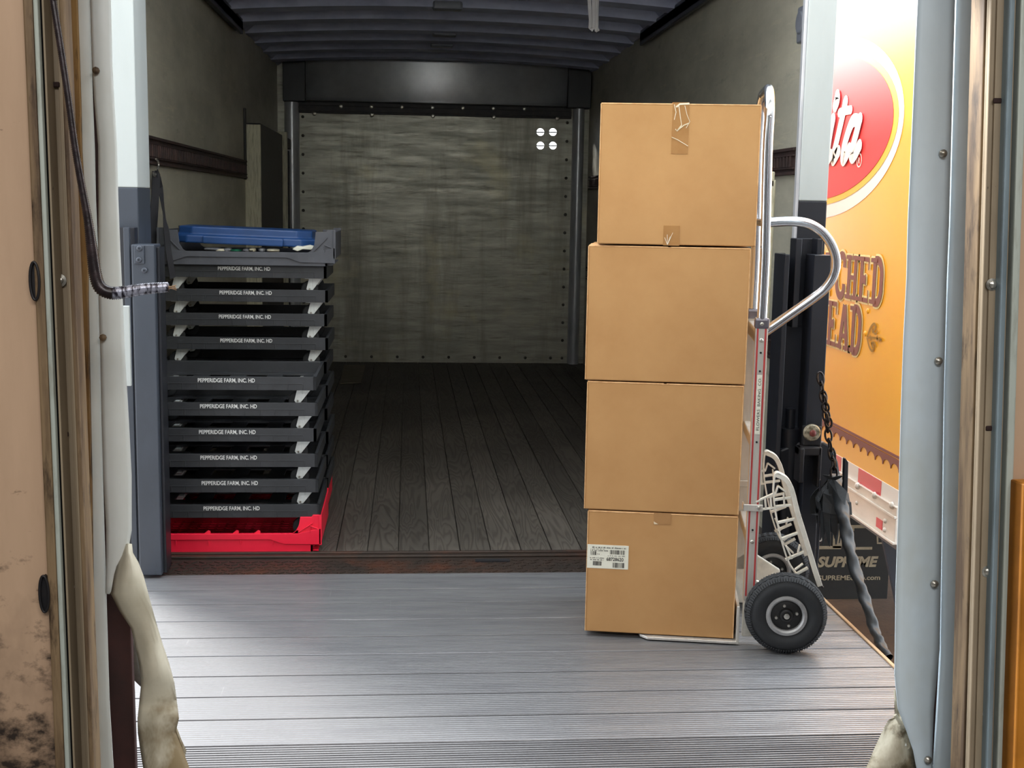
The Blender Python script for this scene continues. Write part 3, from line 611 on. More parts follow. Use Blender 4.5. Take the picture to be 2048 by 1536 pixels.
def bars(u0, u1, v0, v1, n, seed):
    r = random.Random(seed)
    m = MB()
    for i in range(n):
        a = u0+(u1-u0)*i/n; ww = (u1-u0)/n*r.choice((.35, .6, .85)); m.box(LX(a), LX(a+ww), yf-.0004, yf, LZ(v0), LZ(v1))
    m.build('barcode', 'ink', lb)
bars(.55, .91, .62, .80, 16, 1); bars(.08, .22, .56, .72, 7, 2); bars(.14, .36, .12, .30, 16, 3); bars(.62, .91, .06, .27, 13, 4)
lt = lambda t_, u, v, hh, ww, mt='ink', bd=0: text_mesh(t_, 'label_print', mt, lb, (LX(u), yf-.0002, LZ(v)), (1, 0, 0), (0, 0, 1), hh, ww, bd, t=.0004)
lt('68728620', .47, .34, .0105, .052, 'ink', .02)
def dashes(u0, u1, v, hgt, seed, mt='ink2'):
    r = random.Random(seed); mm = MB(); u = u0
    while u < u1:
        l_ = r.uniform(.008, .02); mm.box(LX(u), LX(u+l_), yf-.0004, yf, LZ(v), LZ(v+hgt*r.uniform(.6, 1))); u += l_+r.choice((.006, .008, .03))
    mm.build('label_print', mt, lb)
dashes(.12, .93, .86, .06, 11, 'ink'); dashes(.08, .40, .80, .035, 12); dashes(.08, .5, .735, .045, 13, 'ink'); dashes(.24, .30, .58, .06, 14, 'ink')
dashes(.5, .92, .53, .05, 15); dashes(.07, .42, .42, .045, 16, 'ink'); dashes(.08, .42, .34, .045, 17, 'ink')
# ================================================================== HAND TRUCK
HT = empty('hand_truck', (O.x, O.y, 0), -TH); tag(HT, 'aluminium hand truck with red striped rails and pneumatic wheels carrying the cartons', 'hand truck')
B0, B1 = .0, .335
zc = ht(1512, 636, 0).z
def rail(b):
    s_ = 1 if b == B0 else -1
    a0, a1 = -.004, .033
    o = MB().box(a0, a1, b, b+.03, .135, zc).build('side_rail', 'alu', HT, bevel=.002)
    fr = b-.0006 if b == B0 else b+.0306
    for aa in (a0+.0045, a0+.0275):
        MB().box(aa, aa+.0052, min(fr, b+.01), max(fr, b+.01) if b != B0 else b+.01, .15, zc-.03).build('red_stripe', 'stripe', o)
    MB().box(a0-.003, a1+.004, b-.004, b+.033, zc-.033, zc+.001).build('rail_cap', 'endcap', o, bevel=.008)
    return o
r0 = rail(B0); r1 = rail(B1)
hz_ = [ht(1505, y_, 0).z for y_ in (705, 742, 884, 930, 969, 981, 1060)]
for z_ in hz_[:3]+hz_[6:]: MB().cyl((.0145, -.0008, z_), (0, 1, 0), .0032, .002, 12).build('rail_hole', 'darkvoid', r0)
for z_ in (ht(1510, 680, 0).z, ht(1494, 1083, 0).z): MB().lathe((.0145, -.001, z_), (0, -1, 0), [(.0062, 0), (.0062, .0015), (.004, .004), (0, .0045)], 16).build('rivet', 'screwmetal', r0, smooth=True)
MB().lathe((.014, -.0045, zc-.017), (0, -1, 0), [(.0055, 0), (.0055, .0015), (.003, .004), (0, .0045)], 16).build('rivet', 'screwmetal', r0, smooth=True)
z0_ = ht(1503, 860, 0).z; z1_ = ht(1508, 755, 0).z
MB().box(.0075, .0222, -.0008, .001, z0_-.012, z1_+.008).build('name_strip', 'paper', r0)
text_mesh('FLOWERS  BAKING  CO.', 'name_lettering', 'ink', r0, (.0195, -.0009, z0_), (0, 0, 1), (-1, 0, 0), .0085, z1_-z0_, 0)
# uprights' inner cross bars
for z_ in (.30, .60, .92): MB().box(0.0, .022, B0+.03, B1, z_, z_+.035).build('cross_bar', 'alu', HT, bevel=.003)
# tall loop handle
zt_ = ht(1537, 172, .0).z
lo_ = zc-.02; aT = ht(1537, 300, 0).x; aB = .0145
pts = [(aB, .012, lo_), (aB+.001, .012, lo_+.2), (aT-.001, .014, zt_-.2), (aT, .018, zt_-.09)]
for i in range(9):
    t = PI/2*i/8; pts.append((aT, .018+.09*(1-math.cos(t)), zt_-.09+.09*math.sin(t)))
pts2 = [(p[0], .365-p[1]-.0, p[2]) for p in pts][::-1]
m = MB(); m.tube(smoothline(pts+pts2, 3), .0148, 16); m.build('loop_handle', 'chrome', HT, smooth=True)
# D grip handle
bh = .10
G = [(1522, 446), (1560, 443), (1592, 443), (1620, 449), (1645, 465), (1663, 490), (1672, 520), (1668, 550), (1652, 575), (1628, 595), (1590, 622), (1550, 650), (1524, 668)]
m = MB(); m.tube(smoothline([ht(*p, bh) for p in G], 4), .0148, 16); m.build('grip_handle', 'chrome', HT, smooth=True)
zg = ht(1522, 446, bh).z; zg2 = ht(1524, 668, bh).z
MB().tube([(.016, .012, zg), (.016, .35, zg)], .012, 12).build('cross_bar', 'chrome', HT, smooth=True)
MB().box(0, .03, .03, B1, zg2-.02, zg2+.02).build('cross_bar', 'alu', HT, bevel=.003)
# nose plate
al = ht(1272, 1284, -.02).x; al = (gnd(1275, 1282, .008)-O).dot(U)
m = MB(); m.prism([(al, .03, .0035), (al+.006, .0, .0035), (al+.03, -.024, .0035), (-.02, -.024, .0035), (-.02, .37, .0035), (al+.03, .37, .0035), (al, .34, .0035)], (0, 0, 1), .0085)
m.prism([(-.023, -.024, .003), (-.023, .37, .003), (-.023, .36, .12), (-.023, -.014, .12)], (1, 0, 0), .009)
m.build('nose_plate', 'alu', HT, bevel=.0015)
# wheels
def wheel(a, b, name='wheel'):
    r = .1205; c = Vector((a, b, r)); wd = .078
    w_ = empty(name, c); w_.parent = HT
    hw = wd/2; prof = []
    for i in range(25):
        t = -PI/2*1.25+PI*1.25*i/24; prof.append((r-.034+.034*math.cos(t)*1.0, hw*.97*math.sin(t)))
    tm = MB(); tm.lathe((0, 0, 0), (0, 1, 0), [(.058, prof[0][1]*.8)]+prof+[(.058, prof[-1][1]*.8)], 64)
    ty = tm.build('tyre', 'rubber', w_, smooth='all')
    g = MB(); n = 90
    for i in range(n):
        t = 2*PI*i/n; Rm = Matrix.Rotation(t, 4, 'Y')
        for sg in (-1, 1):
            g.prism([Rm @ Vector(p) for p in ((r-.0145, sg*hw*.86, -.0021), (r-.003, sg*hw*.55, -.0021), (r-.003, sg*hw*.55, .0021), (r-.0145, sg*hw*.86, .0021))], Rm @ Vector((.5, 0, 0))+Vector((0, sg*.7, 0)), .0028)
    for rr_, yy in ((r-.0005, 0.0), (r-.0015, .012), (r-.0015, -.012)):
        g.tube([Vector((rr_*math.cos(t), yy+.003*math.sin(t*40), rr_*math.sin(t))) for t in [2*PI*i/160 for i in range(160)]], .0023, 5, closed=True)
    g.build('tread', 'rubber', ty)
    for sg in (-1, 1):
        y = sg*hw
        rm = MB(); rm.lathe((0, 0, 0), (0, sg, 0), [(.046, hw*.50), (.047, hw*.78), (.052, hw*.90), (.0605, hw*.86), (.061, hw*.55)], 48)
        rr_ = rm.build('rim', 'rim', w_, smooth=True)
        h_ = MB(); h_.lathe((0, 0, 0), (0, sg, 0), [(.048, hw*.5), (.044, hw*.55), (.022, hw*.62), (.019, hw*.88), (.016, hw*.92), (.012, hw*.9), (.0115, hw*.75), (0, hw*.75)], 40)
        hb = h_.build('hub', 'rimdark', w_, smooth=True)
        MB().cyl((0, sg*hw*.82, 0), (0, 1, 0), .0085, .012, 18).build('axle_end', 'screwmetal', hb, smooth=True)
        for i in range(4):
            t = PI*2*i/4+.25; MB().cyl((.031*math.cos(t), sg*hw*.66, .031*math.sin(t)), (0, 1, 0), .0045, .012, 6).build('wheel_bolt', 'screwmetal', hb)
    return w_
wc = ht(1571, 1221, -.05)
wheel(wc.x, -.052); wheel(wc.x+.004, .415)
MB().tube([(wc.x, -.03, .1205), (wc.x, .40, .1205)], .009, 14).build('axle', 'alu', HT, smooth=True)
# axle brackets
for b in (B0+.002, B1+.0):
    m = MB(); m.prism([(-.004, b, .02), (-.004, b, .175), (.03, b, .20), (.05, b, .195), (.14, b, .14), (.14, b, .10), (.10, b, .06), (.06, b, .03), (.03, b, .02)], (0, 1, 0), .014)
    m.build('axle_bracket', 'alucast', HT, bevel=.004)
# stair climbers (cast, ladder like)
OUT = [(1556, 949), (1571, 956), (1580, 966), (1588, 985), (1597, 1022), (1608, 1058), (1619, 1094), (1631, 1134), (1643, 1172)]
INN = [(1549, 956), (1547, 980), (1549, 1010), (1554, 1040), (1560, 1068), (1568, 1098), (1579, 1128), (1594, 1150), (1612, 1168)]
def climber(b):
    e = None; hp_ = lambda p: (lambda q: Vector((q.x, b, q.z)))(ht(*p, 0.0))
    m = MB(); nrm = (0, 1, 0)
    def bar(p, q, w_, t_=.012): m.strip([hp_(p), hp_(q)], w_, nrm, t_)
    co = smoothline([hp_(p) for p in OUT], 4); ci = smoothline([hp_(p) for p in INN], 4)
    m.strip([p-Vector((.004, 0, .001)) for p in co], .015, nrm, .032); m.strip(ci, .0048, nrm, .018)
    m.strip(smoothline([hp_(p) for p in ((1549, 956), (1551, 949), (1556, 947), (1562, 950))], 3), .006, nrm, .03)
    for p, q in (((1549, 1000), (1582, 995)), ((1551, 1014), (1583, 1010)), ((1555, 1046), (1590, 1038)),
                 ((1561, 1079), (1596, 1066)), ((1571, 1120), (1608, 1104)), ((1594, 1148), (1616, 1136))):
        bar(p, q, .0075)
    for p, q in (((1556, 972), (1550, 990)), ((1556, 972), (1572, 984)), ((1567, 985), (1569, 1010)), ((1572, 1092), (1584, 1118)), ((1596, 1106), (1600, 1090)), ((1590, 1140), (1606, 1128))):
        bar(p, q, .005)
    # stay arms to the rail
    for p, q in (((1551, 986), (1512, 1004)), ((1550, 1016), (1516, 1020)), ((1530, 996), (1532, 1018)), ((1541, 991), (1543, 1016))): bar(p, q, .0055)
    o = m.build('stair_climber', 'alucast', HT, bevel=.001)
    m = MB(); a_ = hp_((1486, 1007)); b_ = hp_((1525, 1022)); m.box(a_.x, b_.x, b-.008, b-.003, b_.z, a_.z); m.box(a_.x, a_.x+.004, b-.008, b+.032, b_.z, a_.z)
    cl2 = m.build('clamp', 'alu', o, bevel=.0015)
    q = hp_((1517, 1014)); MB().lathe((q.x, b-.008, q.z), (0, -1, 0), [(.0065, 0), (.0065, .003), (.004, .005), (0, .005)], 16).build('bolt', 'screwmetal', cl2, smooth=True)
    return o
climber(-.002); climber(B1+.0)
# ================================================================== DOLLIES
def make_dolly():
    e = empty('tray_dolly'); W2, D2 = .33, .225
    m = MB(); t = .012
    for x0, x1, y0, y1 in ((-W2, W2, -D2, -D2+t), (-W2, W2, D2-t, D2), (-W2, -W2+t, -D2, D2), (W2-t, W2, -D2, D2)): m.box(x0, x1, y0, y1, 0, .05)
    for i in range(5): X = -W2+t+i*(2*W2-2*t-.06)/4; m.box(X, X+.06, -D2+t, D2-t, .002, .009)
    for i in range(3): Y = -D2+t+i*(2*D2-2*t-.06)/2; m.box(-W2+t, W2-t, Y, Y+.06, .003, .010)
    for i in range(11): X = -.27+i*.055; m.box(X-.002, X+.002, -D2-.0016, -D2, .003, .024)
    m.box(-.28, .28, -D2-.0014, -D2, .0235, .0265)
    fr = m.build('frame', 'plastic', e, bevel=.0025)
    text_mesh('PEPPERIDGE FARM, INC. HD', 'lettering', 'print', fr, (-.103, -D2-.0016, .0295), (1, 0, 0), (0, 0, 1), .0145, .208, .02)
    for sx, sy in ((-1, -1), (1, -1), (-1, 1), (1, 1)):
        c = empty('caster', (sx*.27-.0, sy*.165, 0)); c.parent = e; lean = -.012
        b = MB(); b.box(-.03, .03, -.035, .035, -.004, 0)
        for yy in (-.018, .0155): b.prism([(-.014, yy, -.002), (.038, yy, -.002), (.014, yy, -.033), (-.001, yy, -.052), (-.018, yy, -.055), (-.025, yy, -.046)], (0, 1, 0), .0025)
        b.box(.0, .006, -.0195, -.0175, -.036, -.002)
        b.build('bracket', 'zinc', c, bevel=.001)
        w = MB(); w.lathe((lean, 0, -.048), (0, 1, 0), [(0, -.011), (.012, -.011), (.014, -.009), (.030, -.009), (.034, -.007), (.036, 0), (.034, .007), (.030, .009), (.014, .009), (.012, .011), (0, .011)], 28)
        w.build('caster_wheel', 'rubber', c, smooth=True)
        MB().cyl((lean, -.0195, -.046), (0, 1, 0), .004, .004, 8).build('axle_nut', 'screwmetal', c)
    return e
FY, RY = 4.656, 5.12      # front faces of the two stacks
ZB = .134; PIT = .0972
proto = make_dolly(); cur = None
ordn = ['lowest', 'second from the bottom', 'third from the bottom', 'fourth from the bottom', 'fifth from the bottom', 'topmost']
k = 0
def put(x, y, z, rz, label, grp):
    global k
    o = proto if k == 0 else copy_tree(proto); k += 1
    o.location = (x, y, z); o.rotation_euler = (0, 0, rz); tag(o, label, 'dolly', grp)
xs_f = [-.656, -.660, -.664, -.667, -.661, -.668]
for i in range(6):
    put(xs_f[i], FY+.225, ZB+PIT*i, math.radians((.1, -.2, .15, 0, -.1, .1)[i]), 'black wheeled bread dolly in the nearer stack, %s of six' % ordn[i], 'black dollies in the nearer stack')
rl = ['resting on the rear red tray', 'second up', 'third up', 'fourth up', 'fifth up', 'fifth from the top', 'fourth from the top', 'third from the top', 'second from the top', 'topmost, right under the grey tray']
xs_r = [-.654, -.655, -.652, -.656, -.654, -.658, -.652, -.656, -.652, -.657]
for i in range(10):
    put(xs_r[i], RY+.225, ZB+PIT*i, 0, 'black wheeled dolly in the taller rear stack, ' + rl[i], 'black dollies in the taller rear stack')
# ================================================================== BREAD TRAYS
def bread_tray(x0, x1, y0, y1, z, mat, label, tabs=True, hb=.074):
    e = empty('bread_tray', ((x0+x1)/2, y0, z)); tag(e, label, 'bread tray'); W2 = (x1-x0)/2; D = y1-y0; hp_ = .145; cw = .095
    # front and rear walls with raised corners
    def wallpts(y):
        P = [(-W2, y, .0), (W2-.03, y, .0), (W2-.03, y, .028), (W2, y, .03), (W2, y, hp_), (W2-.03, y, hp_), (W2-.035, y, hp_-.008), (W2-cw+.018, y, hp_-.008), (W2-cw+.012, y, hb+.03), (W2-cw, y, hb+.008), (W2-cw-.012, y, hb)]
        return P + [(-W2+cw+.012, y, hb), (-W2+cw, y, hb+.008), (-W2+cw-.012, y, hb+.03), (-W2+cw-.018, y, hp_-.008), (-W2+.035, y, hp_-.008), (-W2+.03, y, hp_), (-W2, y, hp_)]
    m = MB()
    m.prism(wallpts(0), (0, 1, 0), .008); m.prism(wallpts(D-.008), (0, 1, 0), .008)
    m.box(-W2, -W2+.008, 0, D, .03, hp_-.01); m.box(W2-.008, W2, 0, D, .03, hp_-.01); m.box(W2-.04, W2-.03, 0, D, 0, .03); m.box(-W2+.03, -W2+.04, 0, D, 0, .03)
    m.box(-W2-.004, W2+.004, -.006, .01, hb-.006, hb) if False else None
    # proud band of the front
    hq = hb-.022
    m.prism([(-W2, -.006, hb), (-W2, -.006, hq-.018), (-W2+.06, -.006, hq-.018), (-W2+.11, -.006, hq), (W2-.19, -.006, hq), (W2-.14, -.006, hq-.018), (W2, -.006, hq-.02), (W2, -.006, hb+.02), (W2-.09, -.006, hb), ], (0, 1, 0), .006)
    for X in (-.2, -.08, .04, .16): m.prism([(X-.003, -.005, .05), (X+.003, -.005, .05), (X, -.005, .03)], (0, 1, 0), .005)
    for sx in (-1, 1):   # ribs on the corner posts
        m.strip([(sx*(W2-.085), -.001, hb+.005), (sx*(W2-.03), -.001, hp_-.03)], .004, (0, -1, 0), .005)
        m.strip([(sx*(W2-.04), -.001, hb+.0), (sx*(W2-.04), -.001, hb+.03), (sx*(W2-.01), -.001, hb+.018)], .004, (0, -1, 0), .005)
        m.box(sx*(W2-.002)-.005, sx*(W2-.002)+.005, -.006, .006, .03, hp_)
    m.build('tray_wall', mat, e, bevel=.0012)
    if tabs:
        for X in (-W2+.035, -.055-.03, .02, .1, .245): MB().prism([(X-.012, 0, hb), (X+.012, 0, hb), (X+.012, 0, hb+.008), (X+.007, 0, hb+.012), (X+.003, 0, hb+.012)], (0, 1, 0), .008).build('tray_tab', mat, e)
    m = MB(); n = 18
    for i in range(n): X = -W2+.01+i*(2*W2-.02)/n; m.box(X, X+.012, .008, D-.008, .002, .008)
    for i in range(12): Y = .01+i*(D-.02)/12; m.box(-W2+.01, W2-.01, Y, Y+.012, .003, .009)
    m.build('tray_floor', mat, e)
    return e
bread_tray(-1.0, -.322, 4.648, 5.105, .0005, 'redplastic', 'bright red bread tray on the floor under the nearer black dolly stack')
bread_tray(-.995, -.334, 5.112, 5.57, .0005, 'redplastic', 'red bread tray on the floor under the rear stack, showing only its side')
ztop = ZB+PIT*9+.05
bread_tray(-.99, -.292, 5.10, 5.56, ztop+.001, 'greyplastic', 'dark grey bread tray on top of the rear stack with bags inside', tabs=False, hb=.054)
# blue tray lying tilted in the grey one
bl = empty('blue_tray', (-.66, 5.32, ztop+.11)); tag(bl, 'upturned blue plastic tray lying tilted on top of the grey tray', 'plastic tray'); bl.rotation_euler = (0, math.radians(1.6), 0)
def oct_(w, d, c, z): return [(-w, -d+c, z), (-w+c*1.3, -d, z), (w-c*1.3, -d, z), (w, -d+c, z), (w, d, z), (-w, d, z)]
m = MB(); L0 = oct_(.295, .17, .05, -.03); L1 = oct_(.293, .168, .05, .002); L2 = oct_(.270, .150, .045, .004); L3 = oct_(.268, .148, .045, .036)
vs = L0+L1+L2+L3; fs = [tuple(range(6))[::-1], tuple(range(18, 24))]
for q in range(3): fs += [(q*6+i, q*6+(i+1) % 6, q*6+6+(i+1) % 6, q*6+6+i) for i in range(6)]
m.add(vs, fs); m.build('tray_shell', 'blueplastic', bl, bevel=.006)
MB().box(-.16, .16, -.20, -.168, -.03, .002).build('hand_rim', 'blueplastic', bl, bevel=.006)
def blob(px, py, w, h_, mat, label, name='bread_bag', Y=5.15, grp='bags in the grey tray'):
    c = at(px, py, Y); m = MB(); r = random.Random(px); rows = []
    for i in range(9):
        t = PI*i/8; row = []
        for j in range(13):
            a = 2*PI*j/12; k_ = 1+.22*(r.random()-.5)
            if j == 12: row.append(row[0]); continue
            x_ = math.cos(t)*w*1.0; y_ = math.sin(t)**.6*math.cos(a)*.03*k_; z_ = math.sin(t)**.6*math.sin(a)*h_*k_
            row.append((c.x+x_, c.y+y_+.01, c.z+z_))
        rows.append(row)
    m.grid(rows); o = m.build(name, mat, smooth=True); tag(o, label, 'bag', grp); return o
zz = 500
blob(425, 498, .035, .008, 'greybag', 'crumpled clear bag at the left inside the grey tray')
blob(442, 501, .022, .009, 'bag', 'cream bag left of the green package in the grey tray')
blob(455, 500, .016, .010, 'greybag', 'silvery bag just left of the green package')
blob(471, 501, .026, .007, 'greenbag', 'small green package in the middle of the grey tray')
blob(492, 501, .014, .009, 'greybag', 'grey wrapped package just right of the green one')
blob(505, 500, .014, .010, 'bag', 'cream striped package in middle right of the grey tray')
blob(524, 500, .014, .010, 'greybag', 'silvery bag between two cream packages in the grey tray')
blob(546, 501, .026, .009, 'bag', 'wide cream package at right in the grey tray')
m = MB(); pts = [at(x_, y_, 5.13) for x_, y_ in ((584, 499), (592, 494), (603, 495), (618, 492), (629, 495), (622, 500), (605, 499), (595, 503))]; m.prism(pts, (.2, 1, .3), .02)
tag(m.build('paper_scrap', 'paper', bevel=.003), 'crumpled white paper at the right end of the grey tray', 'paper')
# ================================================================== NEIGHBOUR TRUCK
XN = 2.5
nt = empty('delivery_truck', (3.6, 6.05, -1.32)); tag(nt, 'yellow bakery delivery truck with red oval logo parked in next bay', 'truck')
N0 = Vector(nt.location)
def np_(o): return par(o, nt)
np_(MB().box(XN, 4.9, 6.03, 12.5, -.10, 3.15).build('cargo_body', 'truckyellow', bevel=.004))
xg = lambda px, py, d=.002: onx(px, py, XN-d)
def planar(name, mat, outline, d, t=.001):
    m = MB(); m.prism([(XN-d, y, z) for y, z in outline], (1, 0, 0), t); return m.build(name, mat)
def ell(a, b, c=(7.6, 1.80), n=72): return [(c[0]+a*math.cos(2*PI*i/n), c[1]+b*math.sin(2*PI*i/n)) for i in range(n)]
lg = np_(planar('oval_logo', 'truckwhite', ell(1.33, .535), .002))
def sub(o): o.parent = lg; return o
sub(planar('logo_ring', 'goldring', ell(1.265, .455), .004)); sub(planar('logo_field', 'truckred', ell(1.20, .42), .006))
def rib(pts, w): return smoothline([xg(px, py, .008) for px, py in pts], 5), w
m = MB()
Z = lambda u, v: (1640+u/9.6, 180+v/9.6)
sk = [0]
def stroke(pts, ww):
    sk[0] += 1; L_ = smoothline([xg(*Z(*p), .009+sk[0]*.0013) for p in pts], 5)
    wl = [ww]*len(L_); m.strip(L_, wl, (-1, 0, 0), .001)
    for k_, p in enumerate((L_[0], L_[-1])): m.cyl(p+Vector((.0002+.0002*k_, 0, 0)), (1, 0, 0), ww/2, .0006, 14)
stroke([(490, 230), (440, 480), (370, 780), (300, 1080), (255, 1250), (250, 1340), (290, 1290), (350, 1180)], .075)
stroke([(370, 440), (480, 400), (590, 380)], .05)
stroke([(735, 590), (640, 590), (560, 760), (470, 1060), (440, 1240), (445, 1340), (500, 1260), (560, 1130)], .075)
stroke([(765, 560), (700, 820), (640, 1050), (600, 1200), (620, 1290), (680, 1220), (755, 1070)], .075)
stroke([(330, 120), (335, 190), (290, 300)], .08)
stroke([(250, 560), (190, 900), (150, 1200), (140, 1340), (200, 1250)], .075)
sub(m.build('logo_script', 'truckwhite'))
m = MB(); q = xg(*Z(752, 1350), .009); m.lathe(q, (-1, 0, 0), [(.032, 0), (.036, .001), (.040, 0)], 24); sub(m.build('registered_mark', 'truckwhite'))
text_mesh('R', 'registered_mark', 'truckwhite', lg, q+Vector((0, .012, -.016)), (0, -1, 0), (0, 0, 1), .032, .024, .02)
# slab serif lettering
GLY = {
 'I': [[(.33, 0), (.33, 1)]], 'H': [[(.22, 0), (.22, 1)], [(.78, 0), (.78, 1)], [(.22, .5), (.78, .5)]],
 'E': [[(.25, 0), (.25, 1)], [(.25, .95), (.85, .95)], [(.25, .05), (.88, .05)], [(.25, .5), (.62, .5)], [(.84, .72), (.84, 1)], [(.87, 0), (.87, .28)], [(.62, .38), (.62, .62)]],
 'D': [[(.25, 0), (.25, 1)], [(.25, .95), (.6, .94), (.8, .75), (.82, .5), (.8, .25), (.6, .06), (.25, .05)]],
 'C': [[(.85, .7), (.84, .86), (.7, .96), (.45, .96), (.22, .8), (.16, .5), (.22, .2), (.45, .04), (.7, .05), (.84, .16), (.86, .32)]],
 'R': [[(.22, 0), (.22, 1)], [(.22, .95), (.6, .94), (.78, .8), (.76, .6), (.55, .5), (.22, .5)], [(.5, .5), (.68, .35), (.74, .06), (.95, .05)]],
 'A': [[(.16, 0), (.47, .98)], [(.84, 0), (.53, .98)], [(.28, .3), (.72, .3)]],
 'N': [[(.2, 0), (.2, 1)], [(.8, 0), (.8, 1)], [(.2, 1), (.8, 0)]],
 'B': [[(.22, 0), (.22, 1)], [(.22, .95), (.6, .94), (.75, .75), (.55, .52), (.22, .52)], [(.5, .52), (.8, .4), (.8, .15), (.6, .05), (.22, .05)]]}
SER = {'I': [(.33, 0), (.33, 1)], 'H': [(.22, 0), (.22, 1), (.78, 0), (.78, 1)], 'E': [(.2, 0), (.2, 1)], 'D': [(.2, 0), (.2, 1)], 'C': [], 'R': [(.2, 0), (.2, 1)], 'A': [(.16, 0), (.84, 0)], 'N': [(.2, 0), (.2, 1), (.8, 0)], 'B': [(.2, 0), (.2, 1)]}
def slab(word, yR, z0, hh, pitch, mat, name, d, fat=0.0):
    m = MB(); n = len(word); lw = pitch*.93
    for i, ch in enumerate(word):
        y0 = yR+(n-i)*pitch; P3 = lambda p: Vector((XN-d, y0-p[0]*lw, z0+p[1]*hh))
        for si, st_ in enumerate(GLY[ch]):
            d_ = d+si*.00022; P3 = lambda p: Vector((XN-d_, y0-p[0]*lw, z0+p[1]*hh))
            vert = abs(st_[0][0]-st_[-1][0]) < .4 and len(st_) == 2 or len(st_) > 3
            w_ = (.26*lw if vert else .10*hh)
            if len(st_) == 2 and abs(st_[0][1]-st_[1][1]) < .3 and abs(st_[0][0]-st_[1][0]) < .05: w_ = .07*lw
            pts = [P3(p) for p in st_]; pts = smoothline(pts, 4) if len(pts) > 2 else pts
            m.strip(pts, w_+fat, (-1, 0, 0), .0001)
        for sx, sy in SER[ch]:
            q = P3((sx, .05 if sy == 0 else .95)); m.box(XN-d-.0025, XN-d-.002, q.y-.25*lw-fat/2, q.y+.25*lw+fat/2, q.z-.045*hh-fat/2, q.z+.045*hh+fat/2)
    return np_(m.build(name, mat))
slab('ENRICHED', 6.385, .822, .247, .192, 'truckpale', 'lettering_outline', .003, .022); slab('ENRICHED', 6.385, .822, .247, .192, 'truckbrown', 'lettering', .007)
slab('BREAD', 6.66, .527, .262, .196, 'truckpale', 'lettering_outline', .003, .022); slab('BREAD', 6.66, .527, .262, .196, 'truckbrown', 'lettering', .007)
m = MB(); Z7 = lambda u, v: (1600+u/5.487, 460+v/5.487)
for pts, w_ in ((((735, 1180), (770, 1080), (810, 1030), (830, 1060), (800, 1120), (790, 1075)), .014), (((850, 1100), (830, 1140), (800, 1110)), .01), (((735, 1180), (760, 1280), (790, 1325), (810, 1290), (785, 1240), (800, 1290)), .014),
                (((830, 1280), (815, 1235), (780, 1240)), .01), (((750, 1180), (820, 1185), (890, 1205)), .012), (((845, 1165), (852, 1215)), .014), (((770, 1160), (780, 1205)), .02), (((870, 1185), (895, 1205), (868, 1220)), .01)):
    m.strip(smoothline([xg(*Z7(*p), .005) for p in pts], 5), w_, (-1, 0, 0), .001)
np_(m.build('flourish', 'ochre'))
m = MB(); zt_n = .075
m.box(XN-.004, XN, 6.03, 12, zt_n-.006, zt_n+.008); m.box(XN-.004, XN, 6.03, 12, zt_n-.03, zt_n-.012)
Y = 6.05
while Y < 9:
    pts = [(Y, zt_n-.03), (Y+.11, zt_n-.03)] + [(Y+.055+.048*math.cos(PI*i/8), zt_n-.068+.028*math.sin(PI*i/8)) for i in range(9)]
    m.prism([(XN-.004, a, b) for a, b in [(Y, zt_n-.03), (Y, zt_n-.075)]+[(Y+.055-.05*math.cos(PI*i/8), zt_n-.07+.030*math.sin(PI*i/8)) for i in range(9)]+[(Y+.11, zt_n-.075), (Y+.11, zt_n-.03)]], (1, 0, 0), .003); Y += .11
np_(m.build('scalloped_border', 'truckbrown'))
for px, py in ((1736, 622), (1731, 667)):
    np_(MB().lathe(xg(px, py, 0), (-1, 0, 0), [(.016, 0), (.013, .006), (0, .009)], 14).build('rivet', 'truckyellow', smooth=True))
# reflective strip and aluminium skirt rails
m = MB(); m.box(XN-.003, XN+.01, 6.03, 12.4, -.175, -.09); np_(m.build('reflective_strip', 'truckwhite'))
r_a = onx(1718, 950, XN).y; r_b = onx(1763, 985, XN).y
for i in range(9):
    np_(MB().box(XN-.005, XN-.003, r_b+i*.62, r_a+i*.62, -.172, -.093).build('red_reflector', 'reflred'))
m = MB(); m.box(XN-.012, XN+.02, 6.03, 12.4, -.225, -.175); m.box(XN-.022, XN+.02, 6.03, 12.4, -.237, -.222); m.box(XN-.012, XN+.02, 6.03, 12.4, -.36, -.237); m.box(XN-.022, XN+.02, 6.03, 12.4, -.372, -.358); m.box(XN-.018, XN+.02, 6.03, 12.4, -.18, -.172)
np_(m.build('skirt_rail', 'railalu', bevel=.003))
for px, py, r in ((1716, 972, .020), (1750, 991, .020), (1785, 1011, .020), (1714, 1006, .012), (1771, 1042, .014), (1770, 1060, .014)):
    np_(MB().lathe(xg(px, py, .012), (-1, 0, 0), [(r, 0), (r*.85, r*.5), (r*.4, r*.8), (0, r*.85)], 14).build('rivet', 'railalu', smooth=True))
a = xg(1757, 1037); b = xg(1768, 1060)
np_(MB().box(XN-.0145, XN-.012, b.y, a.y, b.z-.002, a.z+.008).build('red_reflector', 'reflred'))
m = MB(); m.box(2.62, 4.8, 6.3, 12, -.48, -.30); np_(m.build('chassis', 'black'))
pts = [at(x_, y_, 7.0) for x_, y_ in ((1764, 1072), (1800, 1072), (1800, 1260), (1790, 1195))]
np_(MB().prism(pts, (0, 1, 0), .03).build('rear_apron', 'slate'))
fl = np_(MB().box(2.665, 3.235, 7.9, 7.912, -1.27, -.45).build('mud_flap', 'flapblack', bevel=.003))
FX = lambda px, py: at(px, py, 7.898)
a = FX(1634, 1131); b = FX(1756, 1131)
text_mesh('SUPREME', 'flap_lettering', 'flapprint', fl, (a.x, 7.898, FX(1690, 1133).z), (1, 0, 0), (0, 0, 1), .066, b.x-a.x, .045, .22)
a = FX(1642, 1160); b = FX(1760, 1160)
